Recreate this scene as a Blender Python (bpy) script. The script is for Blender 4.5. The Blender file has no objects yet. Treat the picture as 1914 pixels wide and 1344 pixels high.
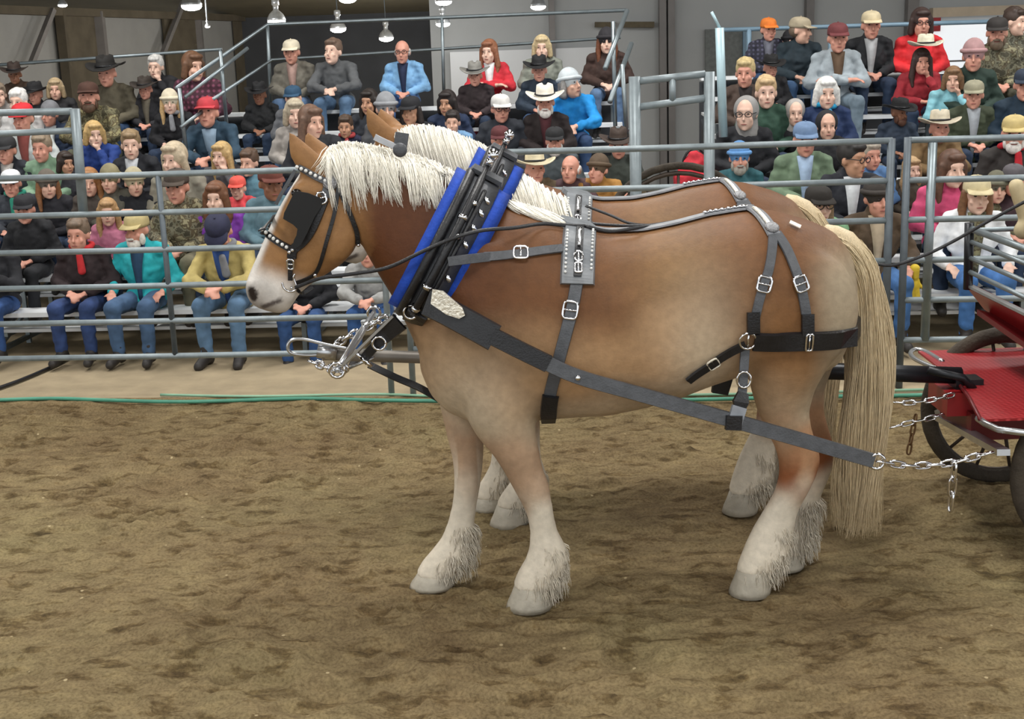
import bpy, math, random
import numpy as np
from mathutils import Vector, Matrix
from mathutils.bvhtree import BVHTree

random.seed(7); np.random.seed(7)
SC = bpy.context.scene
COL = SC.collection

# ------------------------------------------------------------------ camera
IW, IH = 1914.0, 1344.0
FPX, CAMH, PITCH, ROLL = 2400.0, 2.5, math.radians(13.3), math.radians(2.0)
_F = Vector((0, math.cos(PITCH), -math.sin(PITCH)))
_U0 = Vector((0, math.sin(PITCH), math.cos(PITCH)))
_R = Vector((1, 0, 0)) * math.cos(ROLL) - _U0 * math.sin(ROLL)
_U = Vector((1, 0, 0)) * math.sin(ROLL) + _U0 * math.cos(ROLL)
CAM = Vector((0, 0, CAMH))
cd = bpy.data.cameras.new('camera'); cd.sensor_width = 36.0; cd.lens = FPX / IW * 36.0
cd.clip_end = 300
co = bpy.data.objects.new('camera', cd); COL.objects.link(co)
mw = Matrix.Identity(4)
for i in range(3):
    mw[i][0] = _R[i]; mw[i][1] = _U[i]; mw[i][2] = -_F[i]; mw[i][3] = CAM[i]
co.matrix_world = mw
SC.camera = co

# ------------------------------------------------------------------ world, lamps, exposure
w = bpy.data.worlds.new('hall_ambient'); SC.world = w; w.use_nodes = True
w.node_tree.nodes['Background'].inputs[0].default_value = (0.93, 0.97, 1.0, 1)
w.node_tree.nodes['Background'].inputs[1].default_value = 1.15
SC.view_settings.view_transform = 'Standard'; SC.view_settings.look = 'None'
SC.view_settings.exposure = 0.28; SC.view_settings.gamma = 1.0
SC.view_settings.use_curve_mapping = False
for lx in (-5.0, 0.5, 6.0):          # rows of high-bay lamps over the arena and the stands
    for ly, pw in ((1.5, 150), (7.0, 170), (12.5, 200)):
        ld = bpy.data.lights.new('high_bay_light', 'AREA'); ld.shape = 'DISK'; ld.size = 2.2
        ld.energy = pw; ld.color = (1.0, 0.985, 0.955)
        lo = bpy.data.objects.new('high_bay_light', ld); COL.objects.link(lo); lo.location = (lx, ly, 6.6)

# ------------------------------------------------------------------ pixel -> place helpers
def ray(u, v):
    return _F + _R * ((u - IW / 2) / FPX) - _U * ((v - IH / 2) / FPX)
def on_z(u, v, z=0.0):
    d = ray(u, v); return CAM + d * ((z - CAMH) / d.z)
def on_y(u, v, y):
    d = ray(u, v); return CAM + d * (y / d.y)
def on_x(u, v, x):
    d = ray(u, v); return CAM + d * (x / d.x)
def on_plane(u, v, p0, n):
    d = ray(u, v); return CAM + d * ((p0 - CAM).dot(n) / d.dot(n))
def sm(a, b, x):
    t = np.clip((np.asarray(x, float) - a) / (b - a), 0, 1); return t * t * (3 - 2 * t)

# ------------------------------------------------------------------ materials
def lin(c):
    if isinstance(c, str):
        c = tuple(int(c[i:i + 2], 16) for i in (0, 2, 4))
    return tuple(((x / 255) / 12.92 if x / 255 < .04045 else ((x / 255 + .055) / 1.055) ** 2.4) for x in c)
_mats = {}
def M(name, c, rough=.6, metal=0., var=.18, scale=14., bump=0., bscale=60., emit=0., attr=None, sheen=0., stretch=None):
    key = name
    if key in _mats: return _mats[key]
    m = bpy.data.materials.new(name); m.use_nodes = True; nt = m.node_tree; N = nt.nodes; L = nt.links
    b = N['Principled BSDF']; b.inputs['Roughness'].default_value = rough; b.inputs['Metallic'].default_value = metal
    c = lin(c)
    tc = N.new('ShaderNodeTexCoord'); src = tc.outputs['Object']
    if stretch:
        mp = N.new('ShaderNodeMapping'); mp.inputs['Scale'].default_value = stretch
        L.new(src, mp.inputs[0]); src = mp.outputs[0]
    n = N.new('ShaderNodeTexNoise'); n.inputs['Scale'].default_value = scale; n.inputs['Detail'].default_value = 4
    L.new(src, n.inputs['Vector'])
    r = N.new('ShaderNodeMapRange'); r.inputs[1].default_value = .3; r.inputs[2].default_value = .7
    r.inputs[3].default_value = 1 - var; r.inputs[4].default_value = 1 + var
    L.new(n.outputs[0], r.inputs[0])
    mx = N.new('ShaderNodeVectorMath'); mx.operation = 'SCALE'
    if attr:
        a = N.new('ShaderNodeAttribute'); a.attribute_name = attr; L.new(a.outputs['Color'], mx.inputs[0])
    else:
        mx.inputs[0].default_value = c
    L.new(r.outputs[0], mx.inputs['Scale']); L.new(mx.outputs[0], b.inputs['Base Color'])
    if bump:
        n2 = N.new('ShaderNodeTexNoise'); n2.inputs['Scale'].default_value = bscale; n2.inputs['Detail'].default_value = 6
        L.new(src, n2.inputs['Vector'])
        bp = N.new('ShaderNodeBump'); bp.inputs['Strength'].default_value = bump; bp.inputs['Distance'].default_value = .02
        L.new(n2.outputs[0], bp.inputs['Height']); L.new(bp.outputs[0], b.inputs['Normal'])
    if emit:
        b.inputs['Emission Color'].default_value = (*c, 1); b.inputs['Emission Strength'].default_value = emit
    if sheen: b.inputs['Sheen Weight'].default_value = sheen
    _mats[key] = m; return m
CAMO = ('6a664c', '74705c', '6a6856', '6a6a5c', '66664e', '6a6850'); PLAID = ('3c3c4c', '5a3040')
def cloth(c, kind='cloth'):
    if kind == 'cloth' and (c in CAMO or c in PLAID) and 'cloth_' + c not in _mats:
        m = M('cloth_' + c, c, rough=.85, var=.22, scale=9, bump=.35, bscale=16); nt = m.node_tree; N = nt.nodes; L = nt.links; b = N['Principled BSDF']
        tc = N.new('ShaderNodeTexCoord'); r = N.new('ShaderNodeValToRGB'); e = r.color_ramp.elements; base = Vector(lin(c))
        if c in CAMO:
            n = N.new('ShaderNodeTexNoise'); n.inputs['Scale'].default_value = 16; n.inputs['Detail'].default_value = 2; L.new(tc.outputs['Object'], n.inputs['Vector']); r.color_ramp.interpolation = 'CONSTANT'
            e.new(.5); e.new(.58)
            for q, (p, k) in zip(e, ((0, (.35, .33, .3)), (.42, (1, 1, 1)), (.5, (.6, .5, .42)), (.58, (1.7, 1.65, 1.5)))): q.position = p; q.color = (*[base[i] * k[i] for i in range(3)], 1)
            L.new(n.outputs[0], r.inputs[0]); L.new(r.outputs[0], b.inputs['Base Color'])
        else:
            cols = []
            for ax in ('X', 'Z'):
                w_ = N.new('ShaderNodeTexWave'); w_.bands_direction = ax; w_.inputs['Scale'].default_value = 6; L.new(tc.outputs['Object'], w_.inputs['Vector']); cols.append(w_.outputs['Fac'])
            ad = N.new('ShaderNodeMath'); ad.operation = 'ADD'; L.new(cols[0], ad.inputs[0]); L.new(cols[1], ad.inputs[1])
            e[0].position = .55; e[0].color = (*(base * .6), 1); e[1].position = 1; e[1].color = (*(base * 2.4), 1)
            hf = N.new('ShaderNodeMath'); hf.operation = 'MULTIPLY'; hf.inputs[1].default_value = .5; L.new(ad.outputs[0], hf.inputs[0]); L.new(hf.outputs[0], r.inputs[0]); L.new(r.outputs[0], b.inputs['Base Color'])
        return m
    return M(kind + '_' + c, c, rough=.85, var=.22, scale=9, bump=.35, bscale=16)

# ------------------------------------------------------------------ mesh helpers
class MB:
    def __init__(s): s.v = []; s.f = []
    def add(s, vs, fs):
        o = len(s.v); s.v.extend([tuple(p) for p in vs]); s.f.extend([tuple(i + o for i in f) for f in fs]); return s
    def box(s, c, d, rot=None):
        vs = [Vector((x * d[0] / 2, y * d[1] / 2, z * d[2] / 2)) for x in (-1, 1) for y in (-1, 1) for z in (-1, 1)]
        if rot is not None: vs = [rot @ p for p in vs]
        c = Vector(c)
        return s.add([p + c for p in vs], [(0, 1, 3, 2), (4, 6, 7, 5), (0, 4, 5, 1), (2, 3, 7, 6), (0, 2, 6, 4), (1, 5, 7, 3)])
    def bar(s, a, b, wd, ht, up=Vector((0, 0, 1))):
        a = Vector(a); b = Vector(b); t = (b - a).normalized(); sd = t.cross(up)
        if sd.length < 1e-4: sd = t.cross(Vector((0, 1, 0)))
        sd.normalize(); u = sd.cross(t)
        vs = [q + sd * i * wd / 2 + u * j * ht / 2 for q in (a, b) for i, j in ((-1, -1), (1, -1), (1, 1), (-1, 1))]
        return s.add(vs, [(3, 2, 1, 0), (4, 5, 6, 7), (0, 1, 5, 4), (1, 2, 6, 5), (2, 3, 7, 6), (3, 0, 4, 7)])
    def rings(s, rs, closed=False, caps=True):
        n = len(rs[0]); vs = [p for r in rs for p in r]; fs = []
        m = len(rs)
        for i in range(m if closed else m - 1):
            j = (i + 1) % m
            for k in range(n):
                l = (k + 1) % n; fs.append((i * n + k, i * n + l, j * n + l, j * n + k))
        if caps and not closed:
            fs.append(tuple(range(n - 1, -1, -1))); fs.append(tuple((m - 1) * n + k for k in range(n)))
        return s.add(vs, fs)
    def tube(s, path, r, n=8, closed=False, ref=None, sx=1., sy=1.):
        P = [Vector(p) for p in path]; m = len(P)
        rad = r if isinstance(r, (list, tuple)) else [r] * m
        rs = []; u = None
        for i in range(m):
            if closed: t = P[(i + 1) % m] - P[i - 1]
            else: t = P[min(i + 1, m - 1)] - P[max(i - 1, 0)]
            t.normalize()
            if u is None:
                u = Vector(ref) if ref is not None else (Vector((0, 0, 1)) if abs(t.z) < .9 else Vector((1, 0, 0)))
            u = (u - t * u.dot(t)).normalized(); b = t.cross(u)
            rs.append([P[i] + (u * math.cos(a) * sx + b * math.sin(a) * sy) * rad[i] for a in [2 * math.pi * k / n for k in range(n)]])
        return s.rings(rs, closed)
    def ball(s, c, r, nu=12, nv=8, rot=None):
        c = Vector(c); r = (r, r, r) if not isinstance(r, (list, tuple)) else r
        vs = []; fs = []
        def q(x, y, z):
            p = Vector((x * r[0], y * r[1], z * r[2]))
            return (rot @ p if rot is not None else p) + c
        vs.append(q(0, 0, 1))
        for j in range(1, nv):
            a = math.pi * j / nv
            for k in range(nu):
                b = 2 * math.pi * k / nu; vs.append(q(math.sin(a) * math.cos(b), math.sin(a) * math.sin(b), math.cos(a)))
        vs.append(q(0, 0, -1)); e = len(vs) - 1
        for k in range(nu): fs.append((0, 1 + k, 1 + (k + 1) % nu))
        for j in range(nv - 2):
            for k in range(nu):
                a = 1 + j * nu; l = (k + 1) % nu; fs.append((a + k, a + nu + k, a + nu + l, a + l))
        a = 1 + (nv - 2) * nu
        for k in range(nu): fs.append((a + k, e, a + (k + 1) % nu))
        return s.add(vs, fs)
    def cap(s, a, b, ra, rb, n=12):
        a = Vector(a); b = Vector(b); t = (b - a); l = t.length; t.normalize()
        pts = []; rr = []
        for k in range(4):
            th = math.pi / 2 * (k + .25) / 4.25
            pts.append(a - t * ra * math.cos(th)); rr.append(ra * math.sin(th))
        for k in range(3, -1, -1):
            th = math.pi / 2 * (k + .25) / 4.25
            pts.append(b + t * rb * math.cos(th)); rr.append(rb * math.sin(th))
        return s.tube(pts, rr, n)
    def ribbon(s, P, Nn, wd, th):
        rs = []; m = len(P); P = [Vector(p) for p in P]; Nn = [Vector(n).normalized() for n in Nn]
        wl = wd if isinstance(wd, (list, tuple)) else [wd] * m
        for i in range(m):
            t = (P[min(i + 1, m - 1)] - P[max(i - 1, 0)]).normalized()
            sd = t.cross(Nn[i]).normalized(); n = sd.cross(t)
            h = wl[i] / 2
            rs.append([P[i] - sd * h, P[i] + sd * h, P[i] + sd * h * .9 + n * th, P[i] - sd * h * .9 + n * th])
        return s.rings(rs)
    def mesh(s, name, smooth=True):
        me = bpy.data.meshes.new(name); me.from_pydata(s.v, [], s.f)
        if smooth: me.polygons.foreach_set('use_smooth', [True] * len(me.polygons))
        me.update(); return me
    def build(s, name, mat, parent=None, smooth=True, **kw):
        return obj(name, s.mesh(name, smooth), mat, parent, **kw)

def obj(name, me, mat=None, parent=None, label=None, category=None, group=None, kind=None, loc=None):
    o = bpy.data.objects.new(name, me); COL.objects.link(o)
    if mat is not None:
        if me.materials: 
            o.material_slots[0].link = 'OBJECT'; o.material_slots[0].material = mat
        else: me.materials.append(mat)
    if parent is not None: o.parent = parent
    if loc is not None: o.location = loc
    tag(o, label, category, group, kind); return o
def tag(o, label=None, category=None, group=None, kind=None):
    if label: o['label'] = label
    if category: o['category'] = category
    if group: o['group'] = group
    if kind: o['kind'] = kind
    return o
def thing(name, label, cat, loc=(0, 0, 0), group=None):
    o = bpy.data.objects.new(name, None); COL.objects.link(o); o.location = loc; o.empty_display_size = .1
    return tag(o, label, cat, group)
def inv_parent(o, root):
    o.parent = root; o.matrix_parent_inverse = root.matrix_basis.inverted()
def remesh(mb, voxel, its=6, fac=.5, name='m'):
    me = mb.mesh(name); o = bpy.data.objects.new(name, me); COL.objects.link(o)
    r = o.modifiers.new('r', 'REMESH'); r.mode = 'VOXEL'; r.voxel_size = voxel; r.use_smooth_shade = True
    if its:
        q = o.modifiers.new('s', 'SMOOTH'); q.iterations = its; q.factor = fac
    dg = bpy.context.evaluated_depsgraph_get(); dg.update()
    out = bpy.data.meshes.new_from_object(o.evaluated_get(dg))
    bpy.data.objects.remove(o); bpy.data.meshes.remove(me)
    out.polygons.foreach_set('use_smooth', [True] * len(out.polygons)); out.name = name
    out.materials.clear()
    return out
def cr(P, n):
    """Catmull-Rom through points (tuples of any length), n samples per span"""
    P = [np.array(p, float) for p in P]; out = []
    for i in range(len(P) - 1):
        p0 = P[max(i - 1, 0)]; p1 = P[i]; p2 = P[i + 1]; p3 = P[min(i + 2, len(P) - 1)]
        for k in range(n):
            t = k / n
            out.append(.5 * (2 * p1 + (p2 - p0) * t + (2 * p0 - 5 * p1 + 4 * p2 - p3) * t * t + (3 * p1 - p0 - 3 * p2 + p3) * t ** 3))
    out.append(P[-1]); return out
def hairs(paths, r, name, mat, parent, extra=None):
    """paths (N,S,3) numpy: tapered three-sided strands in one mesh"""
    A = np.asarray(paths, float); n, s, _ = A.shape
    T = np.gradient(A, axis=1); T /= np.linalg.norm(T, axis=2, keepdims=True) + 1e-9
    ref = np.random.normal(size=(n, 1, 3)); U = np.cross(T, ref); U /= np.linalg.norm(U, axis=2, keepdims=True) + 1e-9
    B = np.cross(T, U)
    tp = np.linspace(0, 1, s); rad = (r * (1 - .85 * tp ** 1.8))[None, :, None] * np.random.uniform(.6, 1.3, (n, 1, 1))
    V = np.stack([A + rad * (U * math.cos(a) + B * math.sin(a)) for a in (0, 2.094, 4.189)], axis=2)  # n,s,3,3
    V = V.reshape(-1, 3)
    f = []
    for k in range(s - 1):
        for j in range(3):
            f.append((k * 3 + j, k * 3 + (j + 1) % 3, (k + 1) * 3 + (j + 1) % 3, (k + 1) * 3 + j))
    Fa = (np.array(f)[None] + (np.arange(n) * s * 3)[:, None, None]).reshape(-1, 4)
    ev, ef = ([], [])
    if extra is not None: ev, ef = extra.v, extra.f
    off = len(V)
    me = bpy.data.meshes.new(name)
    me.from_pydata(V.tolist() + list(ev), [], Fa.tolist() + [tuple(i + off for i in q) for q in ef])
    me.polygons.foreach_set('use_smooth', [True] * len(me.polygons))
    return obj(name, me, mat, parent)
def vnoise(x, y, seed, sc):
    """smooth 2-D value noise"""
    rs = np.random.RandomState(seed); G = rs.rand(256, 256)
    X = x * sc; Y = y * sc; xi = np.floor(X).astype(int); yi = np.floor(Y).astype(int)
    fx = X - xi; fy = Y - yi; fx = fx * fx * (3 - 2 * fx); fy = fy * fy * (3 - 2 * fy)
    g = lambda a, b: G[a % 256, b % 256]
    return (g(xi, yi) * (1 - fx) + g(xi + 1, yi) * fx) * (1 - fy) + (g(xi, yi + 1) * (1 - fx) + g(xi + 1, yi + 1) * fx) * fy

STEEL = M('galvanised_steel', (138, 148, 152), .42, .75, .12, 10)
RAILST = M('painted_grey_rail', (132, 142, 146), .4, .25, .14, 12)
DARKST = M('dark_grey_post', (92, 100, 106), .5, .3, .15, 12)
ALU = M('aluminium_plank', (228, 231, 233), .45, .1, .06, 6)
BLACK = M('black_leather', (26, 26, 29), .38, 0, .25, 30, .15, 120)
GREYL = M('grey_worn_leather', (78, 80, 84), .4, 0, .2, 25, .15, 120)
CHROME = M('polished_chrome', (225, 225, 228), .14, 1., .05, 8)

# ================================================================== THE SETTING
FA = Vector((-.9, 9.52, 0)); _fa = math.radians(-4.27)
EX = Vector((math.cos(_fa), math.sin(_fa), 0)); EN = Vector((-math.sin(_fa), math.cos(_fa), 0))
def BP(u, v, off):                 # point on the upright plane 'off' metres behind the fence line
    return on_plane(u, v, FA + EN * off, EN)
def tt(u, off, v=500):             # run along the fence line
    return (BP(u, v, off) - FA).dot(EX)
def FT(t, off, z): return FA + EX * t + EN * off + Vector((0, 0, z))

# ---- arena dirt, as relief
def hoseline(x): return 9.8 + (9.0 - 9.8) * (x + 4.04) / 6.88
def dirt_material():
    m = bpy.data.materials.new('arena_dirt'); m.use_nodes = True; nt = m.node_tree; N = nt.nodes; L = nt.links
    b = N['Principled BSDF']; b.inputs['Roughness'].default_value = .95; b.inputs['Specular IOR Level'].default_value = .15
    tc = N.new('ShaderNodeTexCoord')
    def noise(s, d=6, st=(1, 1, 1)):
        mp = N.new('ShaderNodeMapping'); mp.inputs['Scale'].default_value = st; L.new(tc.outputs['Object'], mp.inputs[0])
        n = N.new('ShaderNodeTexNoise'); n.inputs['Scale'].default_value = s; n.inputs['Detail'].default_value = d
        n.inputs['Roughness'].default_value = .62; L.new(mp.outputs[0], n.inputs['Vector']); return n.outputs[0]
    def ramp(src, stops):
        r = N.new('ShaderNodeValToRGB'); e = r.color_ramp.elements
        while len(e) < len(stops): e.new(.5)
        for q, (p, c) in zip(e, stops): q.position = p; q.color = (*lin(c), 1)
        L.new(src, r.inputs[0]); return r.outputs[0]
    base = ramp(noise(.55, 5), [(.30, (140, 120, 92)), (.5, (160, 143, 110)), (.68, (168, 155, 118))])
    fine = ramp(noise(9, 8, (.6, 1.4, 1)), [(.28, (120, 104, 84)), (.5, (200, 196, 190)), (.72, (238, 234, 224))])
    mx = N.new('ShaderNodeMix'); mx.data_type = 'RGBA'; mx.blend_type = 'MULTIPLY'; mx.inputs[0].default_value = .66
    L.new(base, mx.inputs[6]); L.new(fine, mx.inputs[7])
    # soil blotches and scuffs, with the shade of dents painted in dark
    dent_shade = ramp(noise(8.5, 10, (.6, 1.25, 1)), [(.30, (84, 68, 46)), (.41, (196, 186, 170)), (.47, (255, 255, 255))])
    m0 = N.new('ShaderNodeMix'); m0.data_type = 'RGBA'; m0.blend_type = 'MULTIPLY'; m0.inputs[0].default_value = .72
    L.new(mx.outputs[2], m0.inputs[6]); L.new(dent_shade, m0.inputs[7]); mx = m0
    grit = ramp(noise(70, 4), [(.30, (150, 140, 124)), (.55, (232, 228, 220)), (.72, (255, 252, 240))])
    m1 = N.new('ShaderNodeMix'); m1.data_type = 'RGBA'; m1.blend_type = 'MULTIPLY'; m1.inputs[0].default_value = .7
    L.new(mx.outputs[2], m1.inputs[6]); L.new(grit, m1.inputs[7]); mx = m1
    # pale flecks of straw and shavings
    v = N.new('ShaderNodeTexVoronoi'); v.inputs['Scale'].default_value = 5.5; L.new(tc.outputs['Object'], v.inputs['Vector'])
    mr = N.new('ShaderNodeMapRange'); mr.inputs[1].default_value = .035; mr.inputs[2].default_value = .055; mr.inputs[3].default_value = .7; mr.inputs[4].default_value = 0
    L.new(v.outputs['Distance'], mr.inputs[0])
    m2 = N.new('ShaderNodeMix'); m2.data_type = 'RGBA'; L.new(mr.outputs[0], m2.inputs[0]); L.new(mx.outputs[2], m2.inputs[6])
    m2.inputs[7].default_value = (*lin((196, 178, 140)), 1)
    L.new(m2.outputs[2], b.inputs['Base Color'])
    bp = N.new('ShaderNodeBump'); bp.inputs['Strength'].default_value = .8; bp.inputs['Distance'].default_value = .018
    L.new(noise(30, 8), bp.inputs['Height']); L.new(bp.outputs[0], b.inputs['Normal'])
    return m
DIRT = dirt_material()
nx, ny = 560, 400
gx = np.linspace(-5.2, 5.2, nx); gv = np.linspace(0, 1, ny)
X, V = np.meshgrid(gx, gv, indexing='ij'); Yg = 3.0 + V * (hoseline(X) + .05 - 3.0)
Z = .036 * (vnoise(X + 30, Yg + 30, 1, 1.1) - .5) + .036 * (vnoise(X * .8 + 9, Yg * 1.5 + 5, 2, 3.2) - .5)
rdg = 1 - np.abs(2 * vnoise(X * .7 + 3, Yg * 1.5 + 8, 3, 7.5) - 1)
Z += .042 * (rdg ** 2 - .4) * sm(.3, .65, vnoise(X + 50, Yg + 2, 9, .9)) + .020 * (vnoise(X * .8 + 7, Yg * 1.4 + 7, 4, 17) - .5) + .013 * (vnoise(X + 2, Yg * 1.3 + 2, 5, 33) - .5)
rs = np.random.RandomState(3)
for _ in range(260):                                   # hoof prints and kicked-up clods
    px, py = rs.uniform(-4, 4), rs.uniform(4, 9); s = rs.uniform(.035, .085); h = rs.choice([-1, 1, -1]) * rs.uniform(.008, .028)
    Z += h * np.exp(-(((X - px) / (s * 1.5)) ** 2 + ((Yg - py) / s) ** 2))
Z = Z * np.clip((1 - V) * 30, 0, 1) - .016 * np.clip((1 - V) * 30, 0, 1)
me = bpy.data.meshes.new('floor')
idx = np.arange(nx * ny).reshape(nx, ny)
F4 = np.stack([idx[:-1, :-1], idx[1:, :-1], idx[1:, 1:], idx[:-1, 1:]], -1).reshape(-1, 4)
me.from_pydata(np.stack([X, Yg, Z], -1).reshape(-1, 3).tolist(), [], F4.tolist())
me.polygons.foreach_set('use_smooth', [True] * len(me.polygons))
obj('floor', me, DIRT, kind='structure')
mb = MB()
for x0, x1, y0, y1 in ((-30, -5.2, -8, 9.9), (5.2, 30, -8, 8.7), (-5.2, 5.2, -8, 3.0)):
    mb.add([(x0, y0, -.02), (x1, y0, -.02), (x1, y1, -.02), (x0, y1, -.02)], [(0, 1, 2, 3)])
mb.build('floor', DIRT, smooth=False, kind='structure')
WALK = M('packed_walkway', (160, 144, 116), .9, 0, .12, 5, .25, 30)
MB().add([(-30, hoseline(-30), -.006), (30, hoseline(30), -.006), (30, 60, -.006), (-30, 60, -.006)], [(0, 1, 2, 3)]).build('floor', WALK, smooth=False, kind='structure')

# ---- hall
GREYW = M('grey_wall_sheeting', (150, 150, 148), .7, 0, .06, 1.5)
LWALL = M('pale_wall_sheeting', (176, 178, 178), .7, 0, .05, 1.2)
WHITEP = M('white_wall_panel', (228, 230, 232), .6, 0, .03, 1)
BROWNP = M('brown_insulation', (92, 84, 70), .9, 0, .2, 2)
DARKW = M('dark_far_wall', (66, 68, 72), .9, 0, .15, 1)
CEIL = M('olive_roof_sheeting', (104, 98, 80), .85, 0, .12, 1)
COLM = M('wall_column_grey', (126, 122, 120), .6, .1, .1, 3)
def quad(a, b, c, d, name, mat, th=.15):
    a, b, c, d = map(Vector, (a, b, c, d)); n = (b - a).cross(d - a).normalized() * th
    MB().add([a, b, c, d, a + n, b + n, c + n, d + n], [(0, 1, 2, 3), (7, 6, 5, 4), (0, 4, 5, 1), (1, 5, 6, 2), (2, 6, 7, 3), (3, 7, 4, 0)]).build(name, mat, smooth=False, kind='structure')
YB = 24.0
quad((-1.27, YB, 0), (-1.27, YB, 6.9), (30, YB, 6.9), (30, YB, 0), 'wall_back', LWALL)
quad((-2.5, 48, 0), (-2.5, 48, 4.2), (-1.27, YB + .1, 6.9), (-1.27, YB + .1, 0), 'wall_right', GREYW)
P1 = Vector((-14.5, 32, 0)); P2 = Vector((-9.5, 48, 0))
quad(P1 + (P1 - P2), P1 + (P1 - P2) + Vector((0, 0, 4.2)), P2 + Vector((0, 0, 4.2)), P2, 'wall_left', GREYW)
quad((-9.5, 48, 0), (-9.5, 48, 4.4), (-2.5, 48, 4.4), (-2.5, 48, 0), 'wall_far', DARKW)
quad((-30, -4, 7), (-30, YB, 7), (30, YB, 7), (30, -4, 7), 'ceiling', CEIL)
quad((-30, YB, 7), (-30, 49, 4.2), (4, 49, 4.2), (4, YB, 7), 'ceiling', CEIL)
# bottom panel, columns, brown insulated bays, braces and doors
zt = on_y(1000, 92, YB - .1).z
for ua, ub in ((842, 1120),):
    a = on_y(ua, 120, YB - .1); b = on_y(ub, 120, YB - .1)
    MB().box(((a.x + b.x) / 2, YB - .12, zt / 2), (b.x - a.x, .06, zt)).build('wall_panel', WHITEP, smooth=False, kind='structure')
k = 0
for u, wd in ((1238, .12), (1254, .12), (1032, .1), (1512, .14), (1703, .2)):
    p = on_y(u, 60, YB - .15); k += 1
    MB().box((p.x, YB - .15, 3.4), (wd, .2, 6.8)).build('trim_%d' % k, COLM, smooth=False, kind='structure')
WD = (P2 - P1).normalized(); WN = Vector((WD.y, -WD.x, 0))
def LW(u, v): return on_plane(u, v, P1 + WN * .12, WN)
for ua, ub in ((128, 188), (315, 372), (445, 540)):
    a = LW(ua, 150); b = LW(ub, 150); a.z = b.z = 2.05; k += 1
    MB().bar(a, b, .08, 4.0).build('trim_%d' % k, BROWNP, smooth=False, kind='structure')
for u, wd, mt in ((122, .25, BROWNP), (192, .3, COLM), (376, .22, COLM)):
    a = LW(u, 150) + WN * .08; k += 1
    MB().box((a.x, a.y, 2.1), (wd, wd, 4.2)).build('trim_%d' % k, mt, smooth=False, kind='structure')
for (u0, v0), (u1, v1) in (((85, 18), (45, 118)), ((332, 0), (292, 100))):
    k += 1; MB().bar(LW(u0, v0) + WN * .25, LW(u1, v1) + WN * .25, .14, .14).build('trim_%d' % k, COLM, smooth=False, kind='structure')
k += 1; MB().bar(P1 * 2 - P2 + WN * .2 + Vector((0, 0, 4.15)), P2 + WN * .2 + Vector((0, 0, 4.15)), .3, .22).build('trim_%d' % k, BROWNP, smooth=False, kind='structure')
DOORW = M('translucent_overhead_door', (236, 240, 244), .4, 0, .04, 1, emit=.55)
BEAM = M('pale_timber_header', (205, 188, 165), .7, 0, .1, 4)
a = on_y(1738, 40, YB - .1); b = on_y(1985, 112, YB - .1)
d1 = MB().box(((a.x + b.x) / 2, YB - .1, a.z / 2), (b.x - a.x, .08, a.z)).build('door_1', DOORW, smooth=False, kind='structure')
for i in range(1, 4):
    MB().box(((a.x + b.x) / 2, YB - .15, a.z * i / 4), (b.x - a.x, .03, .03)).build('seam', COLM, d1, smooth=False)
h = on_y(1738, 24, YB - .1)
MB().box(((a.x + b.x) / 2, YB - .16, h.z), (b.x - a.x, .2, .16)).build('header', BEAM, d1, smooth=False)
BLUEF = M('blue_grey_frame', (120, 146, 164), .5, .2, .1, 6)
a = on_y(1318, 55, YB - .1); b = on_y(1392, 116, YB - .1)
d2 = MB().box(((a.x + b.x) / 2, YB - .1, a.z / 2), (b.x - a.x, .06, a.z)).build('door_2', M('grey_doorway', (112, 116, 114), .7), smooth=False, kind='structure')
MB().box((b.x, YB - .15, a.z / 2), (.1, .1, a.z)).build('frame', BLUEF, d2, smooth=False)
a = on_y(1165, 46, YB - .08); b = on_y(1222, 46, YB - .08)
MB().bar(a, b, .18, .1).build('pipe_bracket', M('rusty_bracket', (92, 82, 62), .7), smooth=False, label='dark horizontal bracket bolted to the pale back wall', category='bracket')
MB().bar(on_y(1112, 46, YB - .08), on_y(1150, 46, YB - .08), .18, .09).build('pipe_bracket', M('rusty_bracket', (92, 82, 62), .7), smooth=False, label='short dark bracket on the back wall above the long-haired teenager', category='bracket')
p = on_y(1746, 46, YB - .25)
sg = thing('exit_sign', 'small red square sign on the wall behind the woman in red', 'sign', (p.x, p.y, p.z))
MB().box((0, 0, 0), (.22, .05, .24)).build('sign_plate', M('sign_red', (176, 40, 44), .5), sg, smooth=False)
MB().box((0, -.027, 0), (.12, .004, .05)).build('sign_mark', M('sign_pale', (226, 190, 190), .5), sg, smooth=False)

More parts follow.
